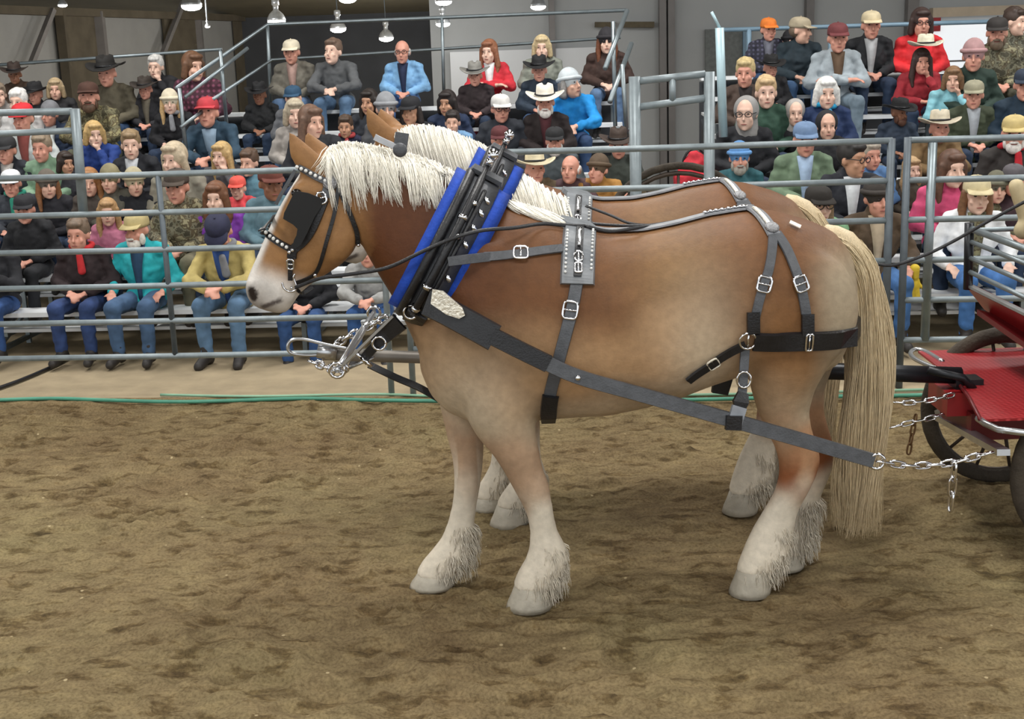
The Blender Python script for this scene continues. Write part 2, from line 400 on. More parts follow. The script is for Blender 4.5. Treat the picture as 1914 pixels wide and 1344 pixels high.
# ---- pendant lamps
LAMPG = M('lamp_glow', (255, 252, 244), .3, emit=14)
LAMPH = M('lamp_reflector', (196, 200, 204), .3, .6)
lamp_labels = {0: 'bright pendant lamp hanging above the white-haired man, leftmost of the large ones', 1: 'pendant lamp glowing where the stair handrail meets the top guard rail',
 2: 'pendant lamp cut by the top edge above the crew-cut man', 3: 'pendant lamp just above the man in the grey jacket with raised knee', 4: 'lowest pendant lamp, left of the man in light blue',
 5: 'pendant lamp cut by the top edge, above another lamp', 6: 'small pendant lamp hanging just below the guard rail right of the man in light blue', 7: 'pendant lamp in front of the pale wall, rightmost of all',
 8: 'small bare lamp high in the top left corner', 9: 'tiny round bulb hanging right of the leftmost large lamp'}
for i, (u, v, dia, D) in enumerate(((358, 12, 36, 30), (517, 40, 32, 33), (650, -1, 31, 34), (632, 55, 28, 38), (722, 72, 26, 42), (829, 4, 29, 22.5), (828, 45, 25, 23), (1006, 13, 27, 22), (117, 10, 16, 24), (388, 50, 9, 30))):
    p = on_y(u, v, D); r = dia / 2 * D / FPX * 1.02
    L_ = thing('pendant_lamp', lamp_labels[i], 'lamp', p, 'pendant lamps')
    MB().ball((0, 0, 0), (r, r, r * .42), 16, 8).build('diffuser', LAMPG, L_)
    prof = [(1.04, .1), (1.0, .35), (.8, .75), (.5, 1.05), (.3, 1.2), (.3, 1.7), (.42, 1.75), (.42, 2.3), (.2, 2.4)]
    MB().rings([[Vector((r * a * math.cos(t), r * a * math.sin(t), r * b)) for t in [2 * math.pi * q / 16 for q in range(16)]] for a, b in prof]).build('reflector', LAMPH, L_)
    zc = 7 if D < YB else 7 - 2.8 * (D - YB) / 25
    MB().tube([(0, 0, r * 2.3), (0, 0, zc - p.z)], .015, 6).build('cord', DARKST, L_)
    if i < 8:
        pd = bpy.data.lights.new('pendant_bulb', 'POINT'); pd.energy = 220 if D > 25 else 6; pd.shadow_soft_size = .25; pd.color = (1, .98, .94)
        po = bpy.data.objects.new('pendant_bulb', pd); COL.objects.link(po); po.parent = L_; po.location = (0, 0, -r * 1.2)

# ================================================================== FENCE
def panel(name, label, u0, u1, zs, posts, z_post, plane=0., r=.023, mat=RAILST, ext=.05):
    t0 = tt(u0, plane); t1 = tt(u1, plane); T = thing(name, label, 'fence panel', FT((t0 + t1) / 2, plane, 0), 'steel pipe fence panels along the arena')
    tm = (t0 + t1) / 2
    q = lambda t, z: EX * (t - tm) + Vector((0, 0, z))
    for z in zs:
        MB().tube([q(t0, z), q((t0 + t1) / 2, z - .004), q(t1, z)], r, 10).build('rail', mat, T)
    for u, v, zb, ztop, rr, m2 in posts:
        t = (BP(u, v, plane) - FA).dot(EX)
        MB().tube([q(t, zb), q(t, ztop)], rr, 10).build('post', m2, T)
    return T
ZL = [.345, .62, .895, 1.17, 1.45, 1.735]; ZR = [.36, .66, .955, 1.25, 1.535, 1.82]
panel('fence_panel', 'grey six-rail pipe fence panel in front of the left bleachers', -260, 724, ZL, [(312, 500, .34, 1.735, .022, DARKST), (722, 560, .0, 1.74, .024, RAILST), (-250, 500, 0, 1.74, .024, RAILST)], 0)
panel('fence_panel', 'grey six-rail pipe fence panel behind the two horses', 765, 1660, ZR, [(768, 650, 0, 1.82, .024, RAILST), (1660, 450, 0, 1.835, .03, DARKST)], 0)
panel('fence_panel', 'grey six-rail pipe fence panel behind the wagon at right', 1690, 2190, ZR, [(1690, 450, 0, 1.84, .028, DARKST), (1736, 450, .36, 1.8, .034, STEEL), (2180, 450, 0, 1.82, .024, RAILST)], 0)
# the gate frames standing between fence and stands
def frame_rail(name, label, cat, pl, bars, mat=RAILST):
    pts = [BP(u, v, pl) for b in bars for (u, v) in (b[0], b[1])]
    base = Vector((sum(p.x for p in pts) / len(pts), sum(p.y for p in pts) / len(pts), 0)); T = thing(name, label, cat, base)
    for a, b, r, nm in bars:
        A = BP(*a, pl); B = BP(*b, pl)
        if nm == 'post': B = Vector((A.x, A.y, 0)); A = Vector(A)
        MB().tube([A - base, B - base], r, 10).build(nm, mat, T)
    return T
frame_rail('gate_frame', 'heavy grey post with two rails standing behind the left fence', 'railing', .065,
 [((140, 203), (156, 402), .038, 'upright'), ((-150, 214), (135, 208), .026, 'rail'), ((-150, 256), (138, 244), .024, 'rail'), ((-140, 214), (-140, 500), .04, 'post')])
frame_rail('gate_frame', 'thick grey gate frame across the aisle between the two bleachers', 'gate', .6,
 [((1186, 143), (1188, 400), .045, 'post'), ((1326, 134), (1330, 400), .042, 'post'), ((1190, 152), (1318, 138), .028, 'rail'), ((1196, 200), (1322, 183), .028, 'rail'), ((1257, 146), (1257, 192), .026, 'brace')])

# ================================================================== BLEACHERS
def S_off(k): return 1.6 + .58 * k
def S_z(k): return .42 + .22 * k
def bleacher(label, u0, u1, rows):
    t0 = tt(u0, S_off(3), 200); t1 = tt(u1, S_off(3), 200); tm = (t0 + t1) / 2
    T = thing('bleacher', label, 'bleachers', FT(tm, S_off(0), 0))
    q = lambda t, off, z: EX * (t - tm) + EN * (off - S_off(0)) + Vector((0, 0, z))
    for k in range(rows):
        MB().bar(q(t0, S_off(k), S_z(k) - .02), q(t1, S_off(k), S_z(k) - .02), .26, .04).build('seat_plank', ALU, T, smooth=False)
        if k:
            MB().bar(q(t0, S_off(k) - .31, S_z(k) - .42), q(t1, S_off(k) - .31, S_z(k) - .42), .42, .03).build('foot_plank', ALU, T, smooth=False)  # widened to keep light from falling below the rows
    MB().bar(q(t0, S_off(rows - 1) + .2, S_z(rows - 1) / 2 - .03), q(t1, S_off(rows - 1) + .2, S_z(rows - 1) / 2 - .03), .03, S_z(rows - 1) - .06).build('back_light_block', DARKW, T, smooth=False)  # added, unseen: blocks light from behind so the underside goes dark
    for te in (t0 + .03, t1 - .03): MB().add([q(te + dx_, o_, z_) for dx_ in (-.012, .012) for o_, z_ in ((S_off(0) + .3, .0), (S_off(rows - 1) + .18, 0), (S_off(rows - 1) + .18, S_z(rows - 1) - .5), (S_off(0) + .3, .02))], [(0, 1, 2, 3), (7, 6, 5, 4), (0, 4, 5, 1), (1, 5, 6, 2), (2, 6, 7, 3), (3, 7, 4, 0)]).build('end_light_block', DARKW, T, smooth=False)  # added end sheets, closing the underside off from light
    n = max(2, int((t1 - t0) / 2.4))
    for i in range(n + 1):
        t = t0 + .1 + (t1 - t0 - .2) * i / n; m = MB()
        for k in range(rows):
            m.bar(q(t, S_off(k), 0), q(t, S_off(k), S_z(k) - .04), .04, .04, Vector((1, 0, 0)))
            if k: m.bar(q(t, S_off(k) - .46, S_z(k) - .47), q(t, S_off(k), S_z(k) - .47), .04, .04)
        m.bar(q(t, S_off(0), .06), q(t, S_off(rows - 1), .06), .04, .04)
        m.bar(q(t, S_off(0), .1), q(t, S_off(rows - 1), S_z(rows - 1) - .5), .03, .03)
        m.build('support_frame', STEEL, T, smooth=False)
    return T
bleacher('long aluminium bleacher full of spectators on the left', -420, 1168, 8)
bleacher('aluminium bleacher full of spectators on the right', 1352, 2300, 9)
def rail_run(label, segs, mat=STEEL, name='handrail'):
    pts = [BP(*s[0]) for s in segs]; base = Vector((pts[0].x, pts[0].y, 0)); T = thing(name, label, 'railing', base)
    for s in segs:
        r = s[-1]; P = [BP(*p) - base for p in s[:-1]]
        MB().tube(P, r, 8).build('rail' if abs(P[0].z - P[-1].z) < .9 or len(P) > 2 else 'post', mat, T)
    return T
o4 = S_off(7) + .35
rail_run('grey guard rail along the back of the left bleacher and down its stairs', [
 ((330, 165, 3.6), (500, 46, o4), (1172, 19, o4), .022), ((398, 186, 3.6), (508, 112, o4), (1160, 70, o4), .018),
 ((500, 46, o4), (506, 190, o4), .022), ((826, 34, o4), (830, 185, o4), .02)])
rail_run('second sloping stair handrail beside the red-capped man', [
 ((346, 182, 3.5), (463, 90, 4.2), .02), ((338, 238, 3.3), (400, 192, 3.7), .02), ((335, 165, 3.5), (350, 300, 3.5), .022), ((412, 96, 4.0), (424, 235, 4.0), .02)])
rail_run('thin rail behind the top row at far left', [((-40, 124, 6.1), (415, 92, 6.1), .02), ((412, 92, 6.1), (418, 230, 6.1), .02), ((-30, 124, 6.1), (-25, 260, 6.1), .02)])
rail_run('silver stair rail with slanted braces at the right end of the left bleacher', [
 ((1172, 20, 4.4), (1131, 128, 3.6), .026), ((1180, 82, 4.2), (1140, 190, 3.2), .026), ((1146, 40, 4.2), (1150, 236, 4.2), .022), ((1163, 120, 3.4), (1172, 262, 3.4), .022), ((1140, 240, 3.4), (1176, 242, 3.4), .016)], STEEL)
PALEB = M('pale_blue_post', (170, 196, 204), .45, .2, .08, 6)
T = rail_run('pale blue end post of the right bleacher beside the aisle', [((1345, 52, 3.0), (1352, 256, 3.0), .042), ((1345, 52, 3.0), (1330, 22, 3.0), .014)], PALEB, 'end_post')
rail_run('blue-grey guard rail behind the top row of the right bleacher', [((1350, 56, 6.6), (1990, 36, 6.6), .026), ((1552, 50, 6.6), (1552, 150, 6.6), .03), ((1400, 54, 6.6), (1400, 140, 6.6), .03), ((1905, 38, 6.6), (1905, 140, 6.6), .03)], BLUEF)

# ---- hose and cable on the ground
HOSE = M('green_hose', (74, 142, 118), .45, 0, .15, 6)
pp = cr([tuple(on_z(u, v, .015)) for u, v in ((-60, 750), (90, 745), (200, 748), (350, 751), (560, 745), (700, 748), (840, 750), (1000, 752), (1300, 747), (1500, 742), (1700, 739), (1980, 731))], 6)
MB().tube([Vector(p) for p in pp], .015, 8).build('garden_hose', HOSE, label='green garden hose lying along the edge of the dirt', category='hose')
HOSE2 = M('pale_green_hose', (128, 168, 140), .5, 0, .12, 6)
pp = cr([tuple(on_z(u, v, .012)) for u, v in ((300, 738), (480, 741), (700, 737), (860, 741), (1300, 738), (1700, 729), (1980, 722))], 6)
MB().tube([Vector(p) for p in pp], .011, 8).build('garden_hose', HOSE2, label='thinner pale green hose running just behind the green one', category='hose')
pp = cr([tuple(on_z(u, v, .015)) for u, v in ((-30, 735), (40, 710), (100, 684), (130, 668))], 6)
MB().tube([Vector(p) for p in pp], .016, 6).build('power_cable', BLACK, label='dark cable snaking over the walkway at far left', category='cable')

# ================================================================== THE HORSES
YM = 5.80                       # middle plane of the near horse
HZ = lambda u, v, y=YM: on_y(u, v, y)
def superring(c, a, b, ea, eb, e=2.2, n=28, egg=0.):
    out = []
    for k in range(n):
        t = 2 * math.pi * k / n; ct, st = math.cos(t), math.sin(t)
        x = math.copysign(abs(ct) ** (2 / e), ct); y = math.copysign(abs(st) ** (2 / e), st)
        out.append(c + a * (x * ea * (1 - egg * y)) + b * (y * eb))
    return out
YV = Vector((0, 1, 0)); ZV = Vector((0, 0, 1))
LEGS = {  # v, front u, rear u, half depth, plane y
 'fore_near': [(640, 870, 1010, .13, 5.60), (700, 868, 1012, .135, 5.585), (750, 868, 1008, .13, 5.585), (785, 874, 1000, .115, 5.59), (815, 892, 1003, .098, 5.60), (850, 922, 1010, .082, 5.60), (880, 941, 1016, .072, 5.605),
   (905, 955, 1027, .074, 5.605), (925, 966, 1030, .070, 5.605), (955, 982, 1035, .056, 5.605), (990, 990, 1042, .052, 5.605), (1020, 989, 1058, .066, 5.605), (1045, 981, 1065, .080, 5.605), (1065, 968, 1060, .082, 5.605), (1082, 961, 1046, .085, 5.605), (1096, 956, 1042, .09, 5.605)],
 'fore_off': [(640, 800, 930, .13, 5.98), (700, 808, 925, .135, 5.98), (750, 820, 915, .12, 5.97), (785, 828, 908, .10, 5.95), (820, 836, 905, .085, 5.93), (850, 844, 905, .075, 5.92), (880, 848, 902, .074, 5.91), (905, 848, 899, .068, 5.90),
   (940, 845, 893, .055, 5.89), (975, 836, 888, .052, 5.89), (1005, 824, 889, .064, 5.89), (1030, 804, 888, .080, 5.89), (1048, 788, 878, .082, 5.89), (1062, 780, 862, .085, 5.89), (1074, 775, 858, .09, 5.89)],
 'hind_near': [(540, 1400, 1592, .15, 5.60), (600, 1384, 1588, .17, 5.585), (650, 1392, 1566, .16, 5.59), (690, 1398, 1544, .14, 5.60), (730, 1404, 1522, .115, 5.62), (770, 1416, 1512, .092, 5.64), (805, 1432, 1518, .078, 5.65), (835, 1448, 1530, .076, 5.66),
   (862, 1455, 1534, .074, 5.665), (890, 1455, 1526, .066, 5.67), (920, 1446, 1512, .06, 5.67), (955, 1425, 1492, .058, 5.675), (985, 1407, 1486, .066, 5.68), (1015, 1393, 1480, .08, 5.68), (1038, 1384, 1474, .084, 5.68), (1054, 1378, 1456, .082, 5.68), (1066, 1374, 1450, .088, 5.68)],
 'hind_off': [(540, 1410, 1600, .15, 6.02), (600, 1400, 1590, .165, 6.03), (650, 1405, 1572, .15, 6.03), (690, 1412, 1555, .13, 6.02), (730, 1425, 1540, .11, 6.01), (770, 1445, 1540, .09, 6.0), (805, 1466, 1550, .08, 5.99), (835, 1482, 1560, .078, 5.98),
   (860, 1488, 1562, .07, 5.98), (890, 1485, 1552, .06, 5.98), (920, 1478, 1538, .056, 5.98), (950, 1470, 1530, .056, 5.98), (980, 1458, 1525, .064, 5.98), (1005, 1446, 1520, .072, 5.98), (1022, 1440, 1515, .08, 5.98), (1034, 1436, 1512, .086, 5.98)],
}
TRUNK = [(786, 590, 690, .10), (806, 520, 735, .19), (835, 440, 765, .26), (880, 392, 784, .31), (940, 381, 786, .335), (1000, 397, 780, .355), (1060, 415, 774, .375), (1130, 430, 769, .395), (1200, 428, 754, .405), (1260, 416, 737, .40),
         (1320, 400, 714, .39), (1390, 389, 692, .395), (1450, 394, 690, .39), (1510, 410, 700, .35), (1555, 430, 680, .27), (1582, 462, 630, .18), (1594, 500, 590, .09)]
NECK = [((985, 395), (815, 740), .285), ((930, 375), (785, 660), .255), ((885, 350), (757, 600), .215), ((835, 325), (735, 556), .18), ((785, 307), (712, 520), .152), ((735, 294), (688, 478), .132), ((692, 285), (668, 440), .118), ((655, 278), (648, 405), .105), ((622, 284), (620, 380), .09)]
HEAD = [((612, 284), (668, 352), .075), ((585, 296), (678, 392), .106), ((562, 320), (676, 434), .122), ((545, 347), (662, 470), .124), ((530, 372), (640, 494), .116), ((513, 404), (606, 516), .102), ((496, 440), (578, 534), .088), ((480, 478), (560, 550), .082), ((466, 510), (550, 566), .085), ((458, 534), (534, 575), .080), ((462, 556), (512, 580), .060), ((472, 570), (494, 580), .03)]

def horse_body(name, D=Vector((0, 0, 0)), head=Vector((0, 0, 0)), shear=None, zs=1.0):
    """one continuous skin: trunk, neck, head, ears and legs fused; returns mesh, leg end info, point mapper"""
    shear = shear or {}
    def mp(p):                                     # near-horse place -> this horse's place
        p = Vector(p); wgt = float(sm(.0, .75, -p.x + .0)) if p.z > 1.1 else 0.
        return Vector((p.x, p.y, p.z * zs)) + D + head * wgt
    mb = MB(); rings = []
    for u, a, b, hw in TRUNK:
        A = HZ(u, a); B = HZ(u, b); c = (A + B) / 2; hh = (A - B).length / 2
        egg = .10 if u < 1350 else .02
        rings.append([mp(p) for p in superring(c, YV, (A - B).normalized(), hw, hh, 2.25, 32, egg)])
    mb.rings(rings)
    def secs(S, e, egg):
        R = []
        for (a, b, hw) in S:
            A = HZ(*a); B = HZ(*b); c = (A + B) / 2
            R.append([mp(p) for p in superring(c, YV, (A - B).normalized(), hw, (A - B).length / 2, e, 28, egg)])
        return R
    mb.rings(secs(NECK, 2.1, .16)); mb.rings(secs(HEAD, 2.5, .05))
    # cheeks, brow, nostril rims, lips
    for s in (-1, 1):
        c = HZ(628, 440); mb.ball(mp(c + Vector((0, s * .075, 0))), (.10, .055, .12), 14, 10)
        c = HZ(566, 352); mb.ball(mp(c + Vector((0, s * .098, 0))), (.045, .03, .035), 12, 8)
        c = HZ(480, 528); mb.ball(mp(c + Vector((0, s * .065, 0))), (.045, .03, .045), 12, 8)
    c = HZ(522, 573); mb.ball(mp(c), (.062, .052, .034), 12, 8)
    # ears
    for s, (tu, tv), (bu, bv) in ((-1, (544, 241), (598, 322)), (1, (566, 246), (612, 312))):
        b0 = HZ(bu, bv) + Vector((0, s * .065, 0)); t0 = HZ(tu, tv) + Vector((0, s * .085, 0)); d = t0 - b0
        sd = d.cross(YV).normalized()
        pts = [b0 - d * .12, b0 + d * .1, b0 + d * .32 + sd * .006, b0 + d * .58 + sd * .012, b0 + d * .82 + sd * .004, t0]
        mb.tube([mp(p) for p in pts], [.056, .060, .062, .052, .031, .010], 14, ref=YV, sx=.62, sy=1.0)
    ends = {}
    for nm, S in LEGS.items():
        R = []; sh = shear.get(nm, 0.); zt = HZ(S[0][1], S[0][0], S[0][4]).z
        for i, (v, uf, ur, hd, y) in enumerate(S):
            A = on_y(uf, v, y); B = on_y(ur, v, y); c = (A + B) / 2
            wgt = min(1, max(0, (zt - c.z - .25) / (zt - .25)))
            c = Vector((c.x + sh * wgt, y, c.z * zs)) + D
            R.append([p for p in superring(c, Vector((1, 0, 0)), YV, (B - A).length / 2, hd, 2.1, 20)])
            last = (c, (B - A).length / 2, hd)
        mb.rings(R); ends[nm] = (last, [sum((Vector(p) for p in r), Vector()) / len(r) for r in R])
    # muscle masses: shoulder, upper arm, thigh, hip
    for s in (-1, 1):
        for (u, v), dy, r in (((910, 570), .235, (.20, .10, .34)), ((920, 690), .235, (.16, .09, .16)), ((1480, 560), .265, (.24, .12, .27)), ((1180, 600), .285, (.40, .12, .24))):
            mb.ball(mp(HZ(u, v) + Vector((0, s * dy, 0))), r, 18, 12)
    me = remesh(mb, .0135, 22, .5, name)
    return me, ends, mp

def paint(me, D, head):
    n = len(me.vertices); co_ = np.empty(n * 3); me.vertices.foreach_get('co', co_); P = co_.reshape(-1, 3) - np.array(D)[None]
    x, y, z = P[:, 0], P[:, 1], P[:, 2]
    c = lambda *q: np.array(lin(q))
    up = c(106, 68, 37); neck = c(90, 51, 25); low = c(162, 128, 92); pale = c(186, 169, 144); cream = c(214, 203, 184); pink = c(168, 139, 112); rust = c(132, 74, 40); white = c(222, 216, 208); tan = c(160, 119, 76); grey = c(128, 120, 114)
    def mix(A, B, t): return A * (1 - t[:, None]) + B * t[:, None]
    nz = vnoise(x * 2 + 20, z * 2 + 20, 21, 2.2); n2 = vnoise(x + 40, z + 11, 22, 9)
    C = np.repeat(up[None], n, 0)
    C = mix(C, neck[None], sm(.15, -.25, x) * sm(1.15, 1.35, z))
    zc = 1.37 - .25 * sm(.85, 1.12, x); n4 = vnoise(x * 1.0 + 60, z * .5 + 60, 41, 7) - .5
    C = mix(C, c(128, 96, 56)[None], np.exp(-(((x - .72) / .22) ** 2 + ((z - 1.52) / .22) ** 2)) * .8)      # golden patch before the hip
    C = mix(C, low[None], sm(.13, -.13, z - zc + .22 * (nz - .5) + .10 * n4) * .95)
    C = mix(C, c(138, 98, 60)[None], np.exp(-(((x - 1.15) / .24) ** 2 + ((z - 1.28) / .24) ** 2)) * .75)
    C = mix(C, pale[None], sm(1.10, .88, z + .15 * (nz - .5)) * .8)
    C = mix(C, pale[None], np.exp(-(((x - .84) / .17) ** 2 + ((z - 1.16) / .34) ** 2)) * .8)        # pale flank
    C = mix(C, pale[None], np.exp(-(((x + .22) / .24) ** 2 + ((z - 1.0) / .26) ** 2)) * .7)           # breast
    C = mix(C, c(164, 150, 126)[None], sm(1.26, 1.46, x + .12 * (nz - .5)) * sm(1.72, 1.5, z) * .85)
    # legs
    fl = x < .6
    C = mix(C, np.where(fl[:, None], pink[None], c(176, 134, 100)[None]), sm(.95, .70, z + .15 * (n2 - .5)))
    C = mix(C, rust[None], (~fl) * np.exp(-(((z - .56) / .11) ** 2)) * sm(.35, .6, n2 + .1) * .9)
    C = mix(C, c(160, 112, 78)[None], fl * np.exp(-(((z - .62) / .12) ** 2)) * sm(.4, .65, n2) * .4)
    C = mix(C, cream[None], sm(.60, .36, z + .22 * (n2 - .5)))
    offleg = (y > 5.86 - 0) & fl
    C = mix(C, cream[None], offleg * sm(.8, .5, z) * .6)
    # head: blaze along the front of the face and white-grey muzzle
    H = np.array(head)[None]
    Q = P - H * 1.0
    A0 = np.array(HZ(600, 286)); B0 = np.array(HZ(458, 534)); ax = (B0 - A0); L = np.linalg.norm(ax); ax /= L
    nrm = np.array([ax[2], 0, -ax[0]]); 
    if nrm[0] > 0: nrm = -nrm
    rel = Q - A0; s = rel @ ax / L; d = rel @ nrm
    isn = (sm(.55, .62, -Q[:, 0]) * sm(1.3, 1.4, Q[:, 2]))
    hd = isn * sm(-.04, .08, s) * sm(1.42, 1.40, s * 0 + 1.0)
    onhead = hd * (d > -.42) * (Q[:, 2] > 1.3) * sm(.54, .72, -Q[:, 0])
    C = mix(C, tan[None], onhead * .8)
    C = mix(C, c(150, 110, 70)[None], (Q[:, 2] > 2.03) * (Q[:, 0] < -.72) * .8)
    C = mix(C, white[None], onhead * sm(.068, .045, np.abs(Q[:, 1] - YM) + .02 * (n2 - .5)) * sm(-.10, -.07, d) * sm(.05, .2, s))
    C = mix(C, white[None], onhead * sm(.72, .90, s - .35 * (d + .1)) )
    muz = np.linalg.norm(Q - (np.array(HZ(486, 562)))[None], axis=1)
    C = mix(C, grey[None], onhead * sm(.17, .05, muz) * .75)
    nos = np.linalg.norm((Q - np.array(HZ(478, 544)) )[:, [0, 2]] / np.array([.024, .040])[None], axis=1)
    C = mix(C, c(46, 38, 36)[None], onhead * sm(1.15, .75, nos) * (np.abs(Q[:, 1] - YM) > .03))
    ml = np.abs(((Q - np.array(HZ(528, 556))) @ np.array([.35, 0, -.94])))
    mlx = sm(.06, .045, np.abs((Q - np.array(HZ(512, 563))) @ np.array([.94, 0, .35])))
    C = mix(C, c(70, 60, 58)[None], onhead * sm(.016, .005, ml) * mlx * .9)
    C = C * (.90 + .2 * vnoise(x * 1.5 + 9, z * 1.5 + 3, 33, 5)[:, None])
    at = me.color_attributes.new('coat', 'FLOAT_COLOR', 'POINT')
    at.data.foreach_set('color', np.concatenate([C, np.ones((n, 1))], 1).astype(np.float32).ravel())

COAT = M('horse_coat', (150, 100, 60), .55, 0, .10, 30, .12, 90, attr='coat')
COAT.node_tree.nodes['Principled BSDF'].inputs['Specular IOR Level'].default_value = .28
HOOF = M('hoof_horn', (172, 164, 148), .6, 0, .14, 20, .2, 40)
MANE = M('flaxen_mane', (246, 241, 228), .5, 0, .16, 12, stretch=(30, 30, 4))
TAILM = M('flaxen_tail', (206, 186, 150), .5, 0, .25, 10, stretch=(30, 30, 3))
FEATH = M('cream_feather', (212, 202, 184), .6, 0, .14, 25)
EYEM = M('dark_eye', (26, 20, 18), .12)

class Hit:
    def __init__(s, me):
        s.vs = [v.co.copy() for v in me.vertices]; s.t = BVHTree.FromPolygons(s.vs, [tuple(p.vertices) for p in me.polygons])
    def __call__(s, u, v, fy=YM - .3):
        d = ray(u, v).normalized(); l, n, i, q = s.t.ray_cast(CAM, d)
        if l is None or l.y > fy + 1.2: return None
        if n.dot(d) > 0: n = -n
        return l, n
    def near(s, p): l, n, i, q = s.t.find_nearest(Vector(p)); return l, n

def build_hooves(root, ends, D):
    for nm in LEGS:
        (c, rx, ry), cs = ends[nm]; t = Vector((c.x - .012, c.y, 0)); R = []
        z1 = c.z + .012
        for f, k in ((0, 1.02), (.25, 1.0), (.6, .92), (1, .86)):
            z = -.02 + (z1 + .02) * f; fx = .028 * (1 - f) - .0
            R.append([Vector((c.x - fx + math.cos(a) * rx * k * 1.0, c.y + math.sin(a) * ry * k * 1.12, z)) for a in [2 * math.pi * q / 22 for q in range(22)]])
        MB().rings(R).build('hoof', HOOF, root)

def feathers(root, ends, n=800):
    for nm in LEGS:
        (c, rx, ry), cs = ends[nm]; paths = []
        for _ in range(n):
            hz = random.uniform(.07, .30 if 'fore' in nm else .34); 
            # leg axis at this height
            a = min(cs, key=lambda q: abs(q.z - hz)); ang = random.gauss(0, 1.25)
            rr = (.062 + .024 * math.exp(-((hz - .13) / .07) ** 2)) * random.uniform(.85, 1.02)
            p0 = Vector((a.x + math.cos(ang) * rr * .95, a.y + math.sin(ang) * rr, hz))
            back = .5 + .5 * math.cos(ang); ln = random.uniform(.035, .07) if random.random() < .7 else random.uniform(.07, .13)
            fl = .010 + .032 * back
            P = []
            for k in range(5):
                t = k / 4
                P.append((p0.x + math.cos(ang) * fl * math.sin(t * 1.7) + random.gauss(0, .003), p0.y + math.sin(ang) * fl * .6 * math.sin(t * 1.7) + random.gauss(0, .003), max(.012, p0.z - ln * t)))
            paths.append(P)
        hairs(paths, .0029, 'leg_feather', FEATH, root)

def tail(root, mp, n=2300):
    ctr = cr([tuple(HZ(u, v)) for u, v in ((1540, 432), (1578, 452), (1606, 500), (1618, 570), (1624, 660), (1618, 760), (1608, 860), (1602, 940), (1600, 990))], 4)
    hw = np.interp(np.linspace(0, 1, len(ctr)), [0, .12, .25, .4, .6, .8, 1], [.05, .085, .10, .104, .112, .118, .11])
    ctr = np.array(ctr); m = len(ctr); paths = []
    for _ in range(n):
        r = math.sqrt(random.random()); a = random.uniform(0, 2 * math.pi); i0 = random.choice((0, 0, 1, 2, 3, 4, 6, 8, 10)); i1 = int(m * (1 - .40 * random.random() ** 1.15))
        I = np.linspace(i0, max(i1, i0 + 8) if i1 < m else m - 1, 14); I = np.clip(I, 0, m - 1)
        cx = np.stack([np.interp(I, np.arange(m), ctr[:, q]) for q in range(3)], 1); h = np.interp(I, np.arange(m), hw)
        t = (I - I[0]) / (I[-1] - I[0] + 1e-6); jit = .010 * np.sin(I * random.uniform(.25, .5) + random.uniform(0, 6)) + .012 * np.sin(I * .42 + 2.2 * a)
        rr = np.minimum(1, .75 + .5 * t) * r
        cx[:, 0] += math.cos(a) * rr * h + jit; cx[:, 1] += math.sin(a) * rr * h * .85 + jit * .7; cx[:, 2] -= .02 * t * random.random()
        paths.append([mp(p) for p in cx])
    core = MB().tube([mp(ctr[i]) for i in range(0, int(m * .8), 2)], [hw[i] * .68 for i in range(0, int(m * .8), 2)], 12)
    return hairs(paths, .0031, 'tail', TAILM, root, core)

def build_horse(label, D, head, shear, zs, mane_fn):
    root = thing('draft_horse', label, 'horse', Vector((.35, YM, 0)) + D)
    me, ends, mp = horse_body('body', D, head, shear, zs); paint(me, D, head)
    pinv = Matrix.Translation(-root.location)
    body = obj('body', me, COAT, root); body.matrix_parent_inverse = pinv
    H = Hit(me)
    before = set(bpy.data.objects)
    build_hooves(root, ends, D); feathers(root, ends); tail(root, mp); mane_fn(root, H, mp)
    for s in (-1, 1):
        MB().ball(mp(HZ(562, 356) + Vector((0, s * .122, 0))), (.024, .014, .02), 12, 8).build('eye', EYEM, root)
    for o in bpy.data.objects:
        if o.name not in [b.name for b in ()] and o not in before: o.matrix_parent_inverse = pinv
    return root, H, mp, me

# mane of the near horse: locks falling from the crest down the near side
def lock_path(H, crest, tip, mp, lift, jit, n=9, bow=0., over=.03):
    (u0, v0), (u1, v1) = crest, tip; P = []
    for k in range(n):
        t = k / (n - 1); u = u0 + (u1 - u0) * t + bow * math.sin(math.pi * t); v = v0 + (v1 - v0) * t ** 1.1
        h = H(u, max(v, v0 + 3))
        if h is None:
            p = HZ(u, v) + Vector((0, -.03 - .13 * t, 0))
        else: p = h[0] + h[1] * lift * (1 - .3 * t)
        P.append(p)
    P = np.array([tuple(p) for p in P])
    P[1:-1] = (P[:-2] + P[1:-1] * 2 + P[2:]) / 4
    P += np.random.normal(0, jit, (1, 3)) + np.linspace(0, 1, n)[:, None] * np.random.normal(0, jit * 1.2, (1, 3))
    P[0, 1] += over * random.uniform(-.3, 1.2); P[0, 2] += random.uniform(.0, .012)
    return P
